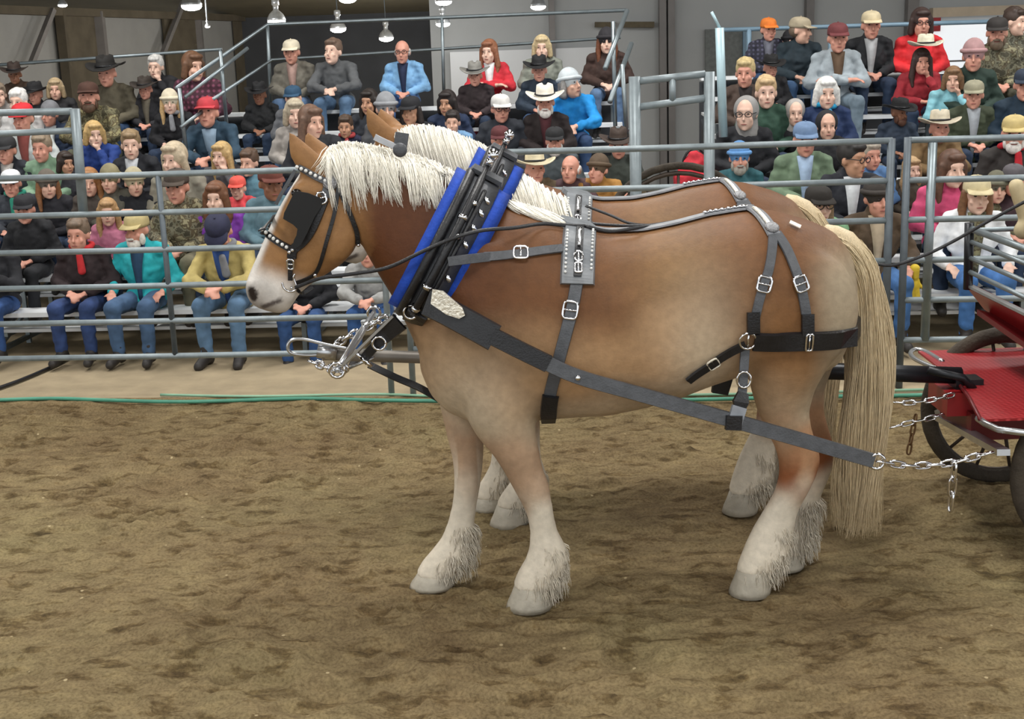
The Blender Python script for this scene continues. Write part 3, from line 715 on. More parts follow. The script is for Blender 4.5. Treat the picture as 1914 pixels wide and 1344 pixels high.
def mane_near(root, H, mp):
    crest = cr([(612, 296), (640, 272), (680, 275), (720, 282), (760, 292), (800, 304), (835, 319), (862, 334)], 6); paths = []
    clumps = []
    for i in range(46):
        f = random.random() ** .85 * (len(crest) - 1); c = crest[int(f)]; g = f / (len(crest) - 1)
        ln = 112 - 58 * g + random.uniform(-22, 30)
        clumps.append((f, c[0] + random.uniform(0, 34) + 12 * (1 - g), c[1] + ln, random.uniform(-7, 7)))
    for _ in range(2000):
        f, tu, tv, bow = random.choice(clumps); ff = min(max(f + random.gauss(0, 1.3), 0), len(crest) - 1); c = crest[int(ff)]
        sc = random.uniform(.55, 1.0)
        paths.append(lock_path(H, (c[0] + random.uniform(-3, 3), c[1] - 1), (c[0] + (tu - c[0]) * sc + random.gauss(0, 2.2), c[1] + (tv - c[1]) * sc), mp, random.uniform(.008, .030), .004, 9, bow))
    # forelock wisps round the ears, and the wither end lying back along the top line
    for _ in range(60):
        paths.append(lock_path(H, (622 + random.uniform(-8, 12), 280), (600 + random.uniform(-14, 16), 318 + random.uniform(-10, 14)), mp, .012, .005, 9))
    for _ in range(260):
        u0 = random.uniform(925, 1010); v0 = 374 + (u0 - 940) * .27 + random.uniform(-2, 3); l = random.uniform(40, 100)
        P = []
        for k in range(9):
            t = k / 8; u = u0 + l * t; v = v0 + l * t * .36 + 9 * math.sin(t * 2.2) + random.uniform(-1, 1)
            h = H(u, v + 3); P.append(tuple(h[0] + h[1] * (.020 * (1 - t) + .004)) if h else tuple(HZ(u, v)))
        P = np.array(P); P[1:-1] = (P[:-2] + 2 * P[1:-1] + P[2:]) / 4; P += np.random.normal(0, .005, (1, 3)); paths.append(P)
    hairs(paths, .0034, 'mane', MANE, root)
def mane_far(root, H, mp):
    crest = cr([(738, 250), (770, 238), (810, 240), (850, 252), (890, 268), (925, 288), (960, 318), (1000, 345), (1060, 375)], 6); paths = []
    for _ in range(2200):
        f = random.uniform(0, len(crest) - 1); c = crest[int(f)]
        ln = random.uniform(45, 105); P = []
        for k in range(8):
            t = k / 7; u = c[0] + random.uniform(-2, 2) + ln * .35 * t; v = c[1] + ln * t ** 1.05
            h = H(u, v + 4, 6.9); P.append(tuple(h[0] + h[1] * .018) if h and h[0].y > 6.3 else tuple(on_y(u, v, 6.86 - .14 * t)))
        P = np.array(P); P[1:-1] = (P[:-2] + 2 * P[1:-1] + P[2:]) / 4; P += np.random.normal(0, .006, (1, 3)); P[0, 1] += random.uniform(0, .03); paths.append(P)
    for _ in range(40):
        c = (742 + random.uniform(-8, 8), 255); P = [tuple(on_y(c[0] - 22 * t, c[1] + 30 * t, 6.84)) for t in np.linspace(0, 1, 8)]; paths.append(np.array(P) + np.random.normal(0, .006, (1, 3)))
    hairs(paths, .0036, 'mane', MANE, root)

NEAR, HN, MPN, BODYN = build_horse('harnessed blond draft horse with white blaze, nearest the camera', Vector((0, 0, 0)), Vector((0, 0, 0)), {}, 1.0, mane_near)
DF = Vector((.06, 1.10, 0.0))
FAR, HF, MPF, BODYF = build_horse('second harnessed blond draft horse, mostly hidden behind the first', DF, Vector((.17, 0, .03)), {'fore_near': -.16, 'fore_off': .22, 'hind_near': .10, 'hind_off': .10}, 1.012, mane_far)

# ================================================================== HARNESS
SHEENL = M('top_sheen_leather', (132, 134, 138), .32, 0, .2, 25)  # paler grey paints the overhead sheen onto upward-facing straps
PADL = M('grey_pad_leather', (112, 116, 120), .35, 0, .2, 25)
ROS = M('engraved_nickel', (150, 150, 152), .35, .8, .3, 120, .6, 150)
WHITEB = M('white_beads', (232, 232, 228), .35)
BLUEPAD = M('blue_felt_pad', (18, 66, 168), .8, 0, .15, 20, .2, 80)
SILVER = M('hammered_silver', (236, 230, 214), .32, .55, .15, 60, .5, 90)
def px_path(H, pts, lift=.006, n=6, fy=YM - .35):
    P = []; Nn = []
    for q in cr(pts, n):
        h = H(q[0], q[1])
        if h is None:
            P.append(HZ(q[0], q[1], fy)); Nn.append(Vector((0, -1, .1)))
        else:
            P.append(h[0] + h[1] * lift); Nn.append(h[1])
    for _ in range(2):
        P = [P[0]] + [(P[i - 1] + P[i] * 2 + P[i + 1]) / 4 for i in range(1, len(P) - 1)] + [P[-1]]
        Nn = [Nn[0]] + [(Nn[i - 1] + Nn[i] * 2 + Nn[i + 1]) / 4 for i in range(1, len(Nn) - 1)] + [Nn[-1]]
    return P, Nn
def mirror(P, Nn): return [Vector((p.x, 2 * YM - p.y, p.z)) for p in P], [Vector((n.x, -n.y, n.z)) for n in Nn]
def strap(root, name, H, pts, wd, mat=BLACK, th=.006, lift=.006, both=False, n=6, over=False):
    P, Nn = px_path(H, pts, lift, n, 5.715 if root.name.startswith('bridle') else YM - .35)
    if over:                                    # carry the strap over the back to the other flank
        Q, Qn = mirror(P, Nn); top = (P[0] + Q[0]) / 2
        mid = [P[0].lerp(Q[0], k / 6) for k in range(1, 6)]; mm = []
        for m in mid:
            l, nn = H.near(m + ZV * .08); mm.append((l + nn * lift, nn))
        P2 = P[::-1] + [m[0] for m in mm] + Q; N2 = Nn[::-1] + [m[1] for m in mm] + Qn
        return MB().ribbon(P2, N2, wd, th).build(name, mat, root, smooth=False)
    o = MB().ribbon(P, Nn, wd, th).build(name, mat, root, smooth=False)
    if both:
        Q, Qn = mirror(P, Nn); MB().ribbon(Q, Qn, wd, th).build(name, mat, root, smooth=False)
    return o
def frame_at(H, u, v, ang=0.):
    h = H(u, v)
    p, n = h if h else (HZ(u, v, YM - .38), Vector((0, -1, 0)))
    # tangent along image angle
    q = HZ(u + 10 * math.cos(ang), v + 10 * math.sin(ang), p.y) - HZ(u, v, p.y)
    t = (q - n * q.dot(n)).normalized(); return p, n, t, n.cross(t)
def buckle(root, H, u, v, wd, ln, ang=0., lift=.014, r=.0045, rounded=.35, mat=CHROME, parent=None, name='buckle'):
    p, n, t, b = frame_at(H, u, v, ang); c = p + n * lift; P = []
    for k in range(20):
        a = 2 * math.pi * k / 20; ct, st = math.cos(a), math.sin(a); e = 2 / (2 + 4 * (1 - rounded))
        P.append(c + t * math.copysign(abs(ct) ** e, ct) * ln / 2 + b * math.copysign(abs(st) ** e, st) * wd / 2)
    m = MB().tube(P, r, 6, closed=True); m.tube([c - b * wd / 2, c + b * wd / 2], r * .8, 6)
    return m.build(name, mat, parent or root)
def disc(root, H, u, v, r, th, mat, name, lift=.008, sx=1.):
    p, n, t, b = frame_at(H, u, v); c = p + n * lift
    R = [[c + n * z + (t * math.cos(a) * sx + b * math.sin(a)) * rr for a in [2 * math.pi * k / 18 for k in range(18)]] for rr, z in ((r, 0), (r, th * .5), (r * .8, th), (r * .4, th * 1.25), (r * .05, th * 1.3))]
    return MB().rings(R).build(name, mat, root)
def beads(H, pts, step, r, lift=.012, fy=5.66):
    P, Nn = px_path(H, pts, lift, 12, fy); m = MB(); acc = 0; last = P[0]; m.ball(P[0], r, 8, 6)
    for p in P[1:]:
        if (p - last).length >= step: m.ball(p, r, 8, 6); last = p
    return m

def finish(root, before):
    pinv = root.matrix_basis.inverted()
    for o in bpy.data.objects:
        if o not in before and o is not root and o.parent is root: o.matrix_parent_inverse = pinv
def copy_tree(o, off, parent=None):
    c = o.copy(); COL.objects.link(c); c.parent = parent
    if parent is None: c.location = o.location + off
    else: c.matrix_parent_inverse = o.matrix_parent_inverse.copy()
    for ch in list(o.children): copy_tree(ch, off, c)
    return c

# ---- bridle of the near horse
before = set(bpy.data.objects)
BR = thing('bridle', 'black show bridle with white beads and square blinder on the near horse', 'bridle', HZ(600, 420))
strap(BR, 'crown_strap', HN, [(627, 306), (623, 326), (617, 345), (609, 368)], .05, GREYL, both=True)
strap(BR, 'cheek_strap', HN, [(606, 372), (596, 398), (582, 430), (566, 452), (549, 466), (546, 482)], .045, BLACK, .008, both=True)
BB = strap(BR, 'browband', HN, [(560, 311), (575, 320), (592, 331), (614, 342)], .03, GREYL, both=True)
beads(HN, [(559, 309), (575, 318), (592, 329), (612, 341)], .021, .0085, .016).build('brow_beads', WHITEB, BB)
NB = strap(BR, 'noseband', HN, [(489, 431), (505, 441), (522, 453), (546, 466)], .032, BLACK, both=True)
P, Nn = px_path(HN, [(489, 431), (492, 433)], .006); Q, Qn = mirror(P, Nn)
MB().ribbon([P[0], (P[0] + Q[0]) / 2 + Vector((-.012, 0, .008)), Q[0]], [Nn[0], Vector((-1, 0, .4)), Qn[0]], .032, .006).build('nose_bridge', BLACK, BR, smooth=False)
beads(HN, [(489, 429), (505, 439), (522, 451), (540, 462)], .021, .0085, .016).build('nose_beads', WHITEB, NB)
strap(BR, 'throat_latch', HN, [(630, 335), (640, 365), (655, 400), (667, 432), (668, 452)], .022, BLACK, both=True)
strap(BR, 'jaw_strap', HN, [(632, 352), (626, 395), (614, 440), (602, 482), (590, 508), (572, 520), (552, 528)], .018, BLACK, both=True)
strap(BR, 'face_piece', HN, [(552, 318), (538, 342), (524, 366), (516, 382)], .016, GREYL)
disc(BR, HN, 617, 343, .033, .012, ROS, 'rosette')
buckle(BR, HN, 602, 370, .04, .05, 1.3, .018, .006, .8)
# blinder: a stiff square flap standing off the cheek, narrowing to the cheek strap
poly = [(551, 357), (575, 361), (603, 372), (601, 386), (588, 406), (574, 436), (562, 458), (547, 468), (549, 450), (554, 440), (556, 428), (548, 420), (529, 409), (531, 398)]
def blind_y(u): return 5.655 - .035 * max(0, (600 - u)) / 70
fr = [HZ(u, v, blind_y(u)) for u, v in poly]; bk = [p + Vector((0, .012, 0)) for p in fr]; n_ = len(poly)
MB().add(fr + bk, [tuple(range(n_)), tuple(range(2 * n_ - 1, n_ - 1, -1))] + [(i, n_ + i, n_ + (i + 1) % n_, (i + 1) % n_) for i in range(n_)]).build('blinder', M('black_patent_leather', (9, 9, 10), .6), BR, smooth=False)
fr2 = [Vector((p.x, 2 * YM - p.y, p.z)) for p in fr]; bk2 = [Vector((p.x, 2 * YM - p.y, p.z)) for p in bk]
MB().add(fr2 + bk2, [tuple(range(n_)), tuple(range(2 * n_ - 1, n_ - 1, -1))] + [(i, n_ + i, n_ + (i + 1) % n_, (i + 1) % n_) for i in range(n_)]).build('blinder', BLACK, BR, smooth=False)
# bit: buckle, hanging strap, shank loop
buckle(BR, HN, 545, 492, .030, .045, 1.57, .02, .005, .5)
strap(BR, 'bit_strap', HN, [(545, 480), (544, 500), (543, 522)], .022, BLACK, .008, .012)
P = [HZ(u, v, 5.685) for u, v in cr([(527, 528), (530, 538), (540, 545), (551, 543), (554, 535), (549, 520), (551, 512)], 5)]
MB().tube(P, .0055, 6).build('bit', CHROME, BR)
Pm = [HZ(545, 538, 5.685), HZ(545, 538, 5.915)]; MB().tube(Pm, .007, 6).build('bit_bar', CHROME, BR)
strap(BR, 'curb_strap', HN, [(553, 538), (566, 548), (585, 536)], .016, BLACK)
for uv in ((549, 466), (668, 452), (543, 470), (588, 510)): disc(BR, HN, *uv, .009, .008, CHROME, 'stud', .014)
finish(BR, before)

# ---- collar and hames
CT = HZ(905, 338); CB = HZ(776, 588); CC = (CT + CB) / 2; CD = (CT - CB).normalized(); CNv = CD.cross(YV).normalized()
if CNv.x < 0: CNv = -CNv                          # points to the rear of the horse
CA = (CT - CB).length / 2
def cpt(t, k=1., off=0., ky=0.):                  # t=0 at the top, runs down the near side
    s = math.sin(t); yy = (.275 + ky) * math.copysign(abs(s) ** .85, s) * (1 - .10 * math.cos(t))
    return CC + CD * (CA * math.cos(t) * k) - YV * yy + CNv * off
def cring(off0, off1, ky0, ky1, k=1., n=40):
    """flat hoop between two offsets along the neck"""
    m = MB(); rs = []
    for i in range(n):
        t = 2 * math.pi * i / n
        rs.append([cpt(t, k, off0, ky0), cpt(t, k, (off0 + off1) / 2, ky1), cpt(t, k, off1, ky0), cpt(t, k * .96, (off0 + off1) / 2, ky0 - .02)])
    return m.rings(rs, closed=True)
def build_collar(label):
    before = set(bpy.data.objects)
    C = thing('horse_collar', label, 'horse collar', Vector((CC.x, CC.y, CB.z)))
    cring(-.135, -.055, .012, .026, 1.0).build('front_pad', BLUEPAD, C)
    cring(.045, .135, .012, .03, .99).build('rear_pad', BLUEPAD, C)
    cring(-.085, .075, .022, .058, 1.03).build('collar_body', GREYL, C)
    MB().tube([cpt(2 * math.pi * i / 40, 1.02, -.07, .045) for i in range(40)], .022, 8, closed=True).build('collar_roll', BLACK, C)
    for i in range(9):
        t = .62 + i * .23
        if abs(t - 1.55) < .1: continue
        p = cpt(t, 1.03, .045, .050); MB().ball(p, (.012, .006, .02), 8, 6, Matrix.Rotation(-.45, 3, 'Y')).build('stud', CHROME, C)
    MB().ribbon([cpt(-.12, 1.05, .0, .05), cpt(0, 1.09, 0, .0), cpt(.12, 1.05, .0, .05)], [CD] * 3, .16, .02).build('top_cap', GREYL, C, smooth=False)
    finish(C, before)
    before = set(bpy.data.objects)
    Hm = thing('hames', label.replace('collar', 'hames').replace('blue-padded black', 'black steel'), 'hames', Vector((CC.x, CC.y, CB.z)))
    for s in (1, -1):
        P = [cpt(s * t, 1.04, -.018, .066) for t in np.linspace(.30, 2.85, 26)]
        top = P[0]; d = (P[0] - P[1]).normalized()
        P = [top + d * .14 + CD * .05, top + d * .06 + CD * .01] + P
        MB().tube(P, [.012] * 2 + [.019] * 26, 10).build('hame', BLACK, Hm)
        MB().ball(P[0] + CD * .02, .026, 14, 10).build('hame_ball', CHROME, Hm)
        MB().tube([P[0], P[0] - CD * .03], .017, 8).build('ferrule', CHROME, Hm)
        for t in (1.0, 1.95, 2.35):
            c = cpt(s * t, 1.04, -.018, .066); a = cpt(s * (t + .05), 1.04, -.018, .066)
            MB().tube([c, a], .024, 10).build('ferrule', CHROME, Hm)
        P = [cpt(s * t, 1.03, .018, .066) for t in np.linspace(.45, 2.4, 20)]
        MB().tube(P, .010, 6).build('hame_strap', BLACK, Hm)
        if s == 1:
            for t in (.75, 1.25): MB().ball(cpt(t, 1.03, .0, .085), .013, 8, 6).build('stud', CHROME, Hm)
    MB().ribbon([cpt(-.30, 1.06, -.018, .06), cpt(0, 1.10, -.018, .0), cpt(.30, 1.06, -.018, .06)], [CD] * 3, .03, .008).build('top_strap', BLACK, Hm, smooth=False)
    # lower clip with ring
    c = cpt(2.55, 1.03, -.03, .085)
    ring = [c + CD * .03 * math.cos(a) + CNv * .03 * math.sin(a) for a in np.linspace(0, 2 * math.pi, 16, endpoint=False)]
    MB().tube(ring, .006, 6, closed=True).build('hame_ring', CHROME, Hm)
    P = [cpt(t, 1.04, .0, .06) for t in np.linspace(2.45, math.pi * 2 - 2.45, 12)]
    MB().ribbon(P, [(p - CC).normalized() for p in P], .10, .02).build('bottom_strap', BLACK, Hm, smooth=False)
    finish(Hm, before)
    return C, Hm
CO1, HM1 = build_collar('blue-padded black collar round the near horse\'s neck')
CO2 = copy_tree(CO1, DF + Vector((.02, 0, .02))); CO2['label'] = 'blue-padded black collar showing behind the near horse, on the far horse'
HM2 = copy_tree(HM1, DF + Vector((.02, 0, .02))); HM2['label'] = 'black steel hames with chrome balls on the far horse\'s collar'

def hp0(u, v):
    h = HN(u, v); return h[0] if h else HZ(u, v, 5.5)
# ---- body harness: back pad, girth, breeching, straps
before = set(bpy.data.objects)
HA = thing('body_harness', 'black leather back pad, girth, hip straps and breeching on the near horse', 'harness', Vector((.35, YM, .8)))
pad = strap(HA, 'back_pad', HN, [(1084, 428), (1082, 460), (1080, 500), (1079, 533)], .15, PADL, .022, .004, over=True)
for du in (-24, 24):
    beads(HN, [(1082 + du, 440), (1081 + du, 470), (1080 + du, 512)], .016, .0062, .03).build('pad_trim', WHITEB, pad)
strap(HA, 'pad_centre', HN, [(1082, 436), (1080, 480), (1079, 520)], .035, BLACK, .006, .03)
MB().tube([p + n * .035 for p, n in zip(*px_path(HN, [(1081, 442), (1080, 470)], .01))], .008, 8).build('terret_bar', CHROME, HA)
buckle(HA, HN, 1080, 486, .05, .035, 0, .036, .005, .9, name='terret_ring', parent=pad)
buckle(HA, HN, 1080, 506, .045, .03, 0, .036, .005, .1, parent=pad)
GI = strap(HA, 'girth', HN, [(1078, 530), (1070, 575), (1060, 615), (1048, 660), (1036, 705), (1027, 742), (1025, 770)], .056, GREYL, .009, .008, both=True)
buckle(HA, HN, 1066, 580, .062, .075, 1.7, .02, .006, .45, parent=GI)
strap(HA, 'girth_keeper', HN, [(1030, 735), (1027, 752), (1025, 772)], .075, BLACK, .02, .014)
P, Nn = px_path(HN, [(1025, 770), (1026, 774)], .01); Q, Qn = mirror(P, Nn)
zb = HZ(1026, 777).z - .01
MB().ribbon([P[-1], P[-1].lerp(Vector((P[-1].x, YM, zb)), .5) - ZV * .02, Vector((P[-1].x, YM, zb)), Q[-1].lerp(Vector((Q[-1].x, YM, zb)), .5) - ZV * .02, Q[-1]], [Vector((0, -.7, -.7)), Vector((0, -.4, -1)), Vector((0, 0, -1)), Vector((0, .4, -1)), Vector((0, .7, -.7))], .07, .012).build('belly_band', BLACK, HA, smooth=False)
MB().ribbon([HZ(838, 489, 5.44), HZ(870, 485, 5.435), HZ(915, 480, hp0(915, 480).y - .012)], [Vector((0, -1, .1))] * 3, .042, .008).build('side_strap', GREYL, HA, smooth=False)
SS = strap(HA, 'side_strap', HN, [(905, 481), (940, 479), (972, 476), (1010, 471), (1052, 467)], .042, GREYL, .007, .012, both=True)
buckle(HA, HN, 973, 475, .055, .062, 0, .022, .006, .4, parent=SS)
# strap along the spine to the hips
spine = []
for u, v in cr([(1092, 438), (1140, 441), (1190, 434), (1240, 424), (1290, 409), (1340, 396), (1392, 388)], 5):
    l, nn = HN.near(HZ(u, v - 4, YM - .05)); spine.append((l + nn * .008, nn))
MB().ribbon([a for a, b in spine], [b for a, b in spine], .055, .008).build('back_strap', SHEENL, HA, smooth=False)
m = MB()
for a, b in spine[-8:]: m.ball(a + b * .014, (.016, .012, .006), 8, 6)
m.build('spine_ornament', CHROME, HA)
strap(HA, 'hip_strap', HN, [(1392, 390), (1410, 397), (1424, 409), (1438, 428), (1446, 442)], .06, SHEENL, .01, .008, both=True)
strap(HA, 'hip_trim', HN, [(1408, 397), (1424, 412), (1436, 428)], .02, SILVER, .006, .022)
disc(HA, HN, 1441, 431, .032, .012, ROS, 'hip_ornament', .018)
strap(HA, 'hip_drop', HN, [(1444, 440), (1442, 470), (1436, 505), (1426, 535), (1415, 575), (1407, 612)], .042, GREYL, .008, .01, both=True)
strap(HA, 'hip_drop', HN, [(1450, 438), (1468, 465), (1483, 500), (1494, 532), (1504, 575), (1508, 612)], .045, GREYL, .008, .01, both=True)
for u, v, a in ((1427, 532, 1.85), (1494, 531, 1.3)): buckle(HA, HN, u, v, .058, .066, a, .02, .006, .35)
for u, v, a in ((1407, 600, 1.7), (1508, 604, 1.5)):
    strap(HA, 'strap_keeper', HN, [(u, v - 18), (u, v), (u, v + 20)], .058, BLACK, .014, .016)
BQ = strap(HA, 'breeching', HN, [(1408, 636), (1440, 637), (1480, 637), (1520, 636), (1552, 634), (1566, 632)], .088, BLACK, .016, .012, both=True)
l0, n0 = HN.near(HZ(1590, 628)); P, Nn = px_path(HN, [(1556, 634), (1568, 632)], .012); Q, Qn = mirror(P, Nn)
s2 = [(P[-2], Nn[-2]), (P[-1], Nn[-1])]
for k in range(1, 12):
    yy = P[-1].y + (Q[-1].y - P[-1].y) * k / 12
    l, nn, _i, _d = HN.t.ray_cast(Vector((2.4, yy, P[-1].z)), Vector((-1, 0, 0)))
    if l is not None and nn.x > .05: s2.append((l + nn * .014, Vector((nn.x, nn.y, 0))))
s2 += [(Q[-1], Qn[-1]), (Q[-2], Qn[-2])]
MB().ribbon([a for a, b in s2], [b for a, b in s2], .088, .014).build('breeching_seat', BLACK, HA, smooth=False)
buckle(HA, HN, 1509, 636, .075, .03, 0, .032, .005, .2, mat=CHROME, parent=BQ)
buckle(HA, HN, 1396, 634, .075, .075, 0, .02, .006, 1., name='ring')
QS = strap(HA, 'quarter_strap', HN, [(1392, 642), (1370, 652), (1345, 666), (1325, 680), (1300, 696), (1284, 708)], .04, BLACK, .012, .012, both=True)
buckle(HA, HN, 1331, 676, .048, .05, 2.55, .02, .005, .3, mat=SILVER, parent=QS)
HA_common = list(HA.children)
# hanging drop strap that carries the trace
yD = 5.40
MB().ribbon([HZ(1393, 648, 5.44), HZ(1391, 680, 5.43), HZ(1389, 715, 5.42), HZ(1386, 748, 5.41)], [Vector((0, -1, .05))] * 4, .042, .008).build('drop_strap', GREYL, HA, smooth=False)
c = HZ(1390, 709, 5.41); MB().tube([c + Vector((math.cos(a) * .03, -.008, math.sin(a) * .036)) for a in np.linspace(0, 6.283, 16, endpoint=False)], .006, 6, closed=True).build('round_buckle', CHROME, HA)
MB().ribbon([HZ(1388, 735, 5.42), HZ(1384, 752, 5.40), HZ(1383, 764, 5.40)], [Vector((0, -1, 0))] * 3, [.05, .075, .05], .016).build('strap_knot', BLACK, HA, smooth=False)
MB().ribbon([HZ(1382, 760, 5.385), HZ(1376, 780, 5.375), HZ(1371, 800, 5.375)], [Vector((0, -1, 0))] * 3, .07, .014).build('trace_carrier', M('pale_grey_leather', (128, 132, 138), .35, 0, .15, 20), HA, smooth=False)
# pole strap from the neck yoke back between the forelegs
pp = cr([tuple(HZ(690, 682, 5.9)), tuple(HZ(740, 706, 5.86)), tuple(HZ(790, 728, 5.82)), tuple(HZ(860, 770, 5.80))], 5)
MB().ribbon([Vector(p) for p in pp], [Vector((-.2, -.6, .6))] * len(pp), .035, .008).build('pole_strap', BLACK, HA, smooth=False)
MB().ribbon([HZ(1362, 676, 5.95), HZ(1352, 702, 5.96), HZ(1345, 735, 5.96)], [Vector((0, -1, 0))] * 3, [.05, .10, .085], .02).build('belly_pad', BLACK, HA, smooth=False)
finish(HA, before)
HA2 = thing('body_harness', 'black leather back pad and hip straps on the far horse\'s back', 'harness', HA.location + DF)
for ch in list(HA.children):
    if ch.name.split('.')[0] in ('drop_strap', 'round_buckle', 'strap_knot', 'trace_carrier', 'pole_strap', 'belly_pad', 'side_strap', 'quarter_strap'): continue
    c_ = ch.copy(); COL.objects.link(c_); c_.parent = HA2; c_.matrix_parent_inverse = ch.matrix_parent_inverse.copy(); c_.location = ch.location + Vector((0, 0, .021))
    for g in list(ch.children):
        g_ = g.copy(); COL.objects.link(g_); g_.parent = c_

# ---- trace: the long draught strap on the near side
before = set(bpy.data.objects)
TR = thing('trace', 'long black trace strap running from the near collar back to the wagon', 'strap', HZ(1200, 740, 5.38))
nU = [Vector((0, -1, .12))]
P = [HZ(u, v, y) for u, v, y in ((800, 566, 5.46), (830, 580, 5.42), (880, 607, 5.385), (925, 632, 5.37))]; P = [Vector(p) for p in cr([tuple(p) for p in P], 5)]
MB().ribbon(P, nU * len(P), .12, .02).build('trace_pad', BLACK, TR, smooth=False)
P = [HZ(u, v, y) for u, v, y in ((920, 628, 5.365), (1000, 668, 5.36), (1080, 704, 5.36), (1200, 738, 5.365), (1370, 786, 5.38), (1500, 823, 5.40), (1632, 861, 5.43))]; P = [Vector(p) for p in cr([tuple(p) for p in P], 6)]
MB().ribbon(P, nU * len(P), .066, .014).build('trace_strap', GREYL, TR, smooth=False)
MB().ribbon(P[:9], nU * 9, .078, .018).build('trace_overlay', BLACK, TR, smooth=False)
disc(TR, lambda u, v: (HZ(u, v, 5.345), Vector((0, -1, .1))), 1080, 706, .012, .008, CHROME, 'stud')
sp = [HZ(u, v, 5.36) for u, v in ((808, 542), (828, 545), (864, 576), (869, 590), (858, 596), (834, 588), (805, 568))]
MB().add(sp + [p + Vector((0, .02, 0)) for p in sp], [tuple(range(6, -1, -1)), tuple(range(7, 14))] + [(i, (i + 1) % 7, 7 + (i + 1) % 7, 7 + i) for i in range(7)]).build('silver_plate', SILVER, TR, smooth=False)
MB().ribbon([HZ(1372, 776, 5.37), HZ(1370, 802, 5.37)], nU * 2, .075, .022).build('keeper', BLACK, TR, smooth=False)
c = HZ(1638, 862, 5.43); MB().tube([c + Vector((math.cos(a) * .034, -.006, math.sin(a) * .034)) for a in np.linspace(0, 6.283, 18, endpoint=False)], .008, 6, closed=True).build('end_ring', CHROME, TR)
finish(TR, before)

def chain(label, pts, link=.075, r=.006, wdt=.026, mat=CHROME, group='trace chains'):
    P = [Vector(p) for p in pts]; T = thing('chain', label, 'chain', P[0], group); base = P[0]
    seg = [(P[i], P[i + 1]) for i in range(len(P) - 1)]; tot = sum((b - a).length for a, b in seg); n = max(2, int(tot / (link * .74)))
    def at(s):
        for a, b in seg:
            l = (b - a).length
            if s <= l: return a + (b - a) * (s / l)
            s -= l
        return P[-1]
    for i in range(n):
        a = at(tot * i / n); b = at(tot * (i + 1) / n); d = (b - a).normalized(); c = (a + b) / 2
        sd = d.cross(YV)
        if sd.length < .1: sd = d.cross(ZV)
        sd.normalize(); sd = sd if i % 2 else (sd * .25 + d.cross(sd) * .97)
        R = []
        for k in range(14):
            t = 2 * math.pi * k / 14; ct, st = math.cos(t), math.sin(t)
            R.append(c - base + d * (link * .5 * math.copysign(abs(ct) ** .7, ct)) + sd * (wdt * .5 * math.copysign(abs(st) ** .7, st)))
        MB().tube(R, r, 5, closed=True).build('link', mat, T)
    return T
chain('bright trace chain hooked between the near strap and the wagon', [HZ(1642, 863, 5.43), HZ(1700, 872, 5.48), HZ(1770, 868, 5.54), HZ(1852, 846, 5.62)], .09, .0065, .03)
chain('loose chain end with long links hanging below the trace chain', [HZ(1784, 868, 5.55), HZ(1781, 905, 5.55), HZ(1776, 952, 5.55)], .095, .0065, .032)
chain('upper slack chain beside the tail leading to the tongue', [HZ(1668, 752, 6.2), HZ(1700, 754, 6.2), HZ(1740, 748, 6.2), HZ(1782, 738, 6.25)], .07, .005, .024)
chain('lower slack chain with a dangling end behind the tail', [HZ(1664, 800, 6.2), HZ(1700, 790, 6.2), HZ(1740, 782, 6.2), HZ(1762, 774, 6.25)], .07, .005, .024)
chain('rusty chain end dangling behind the tail', [HZ(1712, 776, 6.2), HZ(1704, 815, 6.2), HZ(1698, 848, 6.2)], .06, .005, .02, M('rusty_steel', (110, 82, 54), .6, .6))

# ---- lines (reins)
def line(label, pts, r=.007, mat=BLACK):
    P = [Vector(p) for p in cr([tuple(p) for p in pts], 6)]; base = P[0].copy()
    o = MB().ribbon([p - base for p in P], [Vector((0, -1, .35))] * len(P), r * 2.4, r * .6).build('rein', mat, label=label, category='rein', loc=base)
    return o
def hp(u, v, lift=.02, H=HN):
    h = H(u, v); return h[0] + h[1] * lift if h else HZ(u, v, 5.55)
line('black rein running from the near horse\'s bit past its collar to the back pad', [HZ(552, 538, 5.68), HZ(600, 520, 5.62), HZ(660, 512, 5.56), HZ(725, 500, 5.5), HZ(790, 470, 5.46), HZ(845, 446, 5.445), HZ(900, 431, 5.47), HZ(960, 426, 5.52), hp(1010, 425), hp(1050, 428), hp(1092, 434, .03)])
line('black rein lying along the near horse\'s back behind the pad', [hp(1092, 436, .035), hp(1140, 441, .022), hp(1200, 433, .022), HZ(1270, 414, 5.95), HZ(1330, 402, 6.1), HZ(1400, 392, 6.2), HZ(1500, 420, 6.3), HZ(1580, 470, 6.4), HZ(1655, 496, 6.4), HZ(1720, 480, 6.4), HZ(1780, 452, 6.4), HZ(1850, 412, 6.35), HZ(1925, 372, 6.3)])
line('black cross rein between the two horses\' withers', [HZ(1000, 402, 6.35), HZ(1060, 412, 6.3), HZ(1130, 420, 6.25), HZ(1200, 422, 6.2), HZ(1260, 414, 6.15), HZ(1330, 400, 6.2)], .0065)
line('thin rein from the far horse\'s pad crossing to the near side', [HZ(1095, 385, 6.6), HZ(1140, 402, 6.5), HZ(1180, 418, 6.4), HZ(1230, 420, 6.3), HZ(1290, 409, 6.25), HZ(1345, 398, 6.22)], .006)

# ---- simple bridle on the far horse
before = set(bpy.data.objects)
B2 = thing('bridle', 'grey and white bridle on the far horse\'s head', 'bridle', HZ(740, 300, 6.9))
def hit_far(u, v):
    h = HF(u, v); return h
strap(B2, 'crown_strap', HF, [(752, 248), (750, 262), (748, 276)], .06, GREYL)
strap(B2, 'browband', HF, [(700, 256), (716, 264), (738, 274)], .028, M('pale_leather', (178, 180, 184), .4), .007, .01)
disc(B2, HF, 748, 280, .03, .012, GREYL, 'rosette')
finish(B2, before)

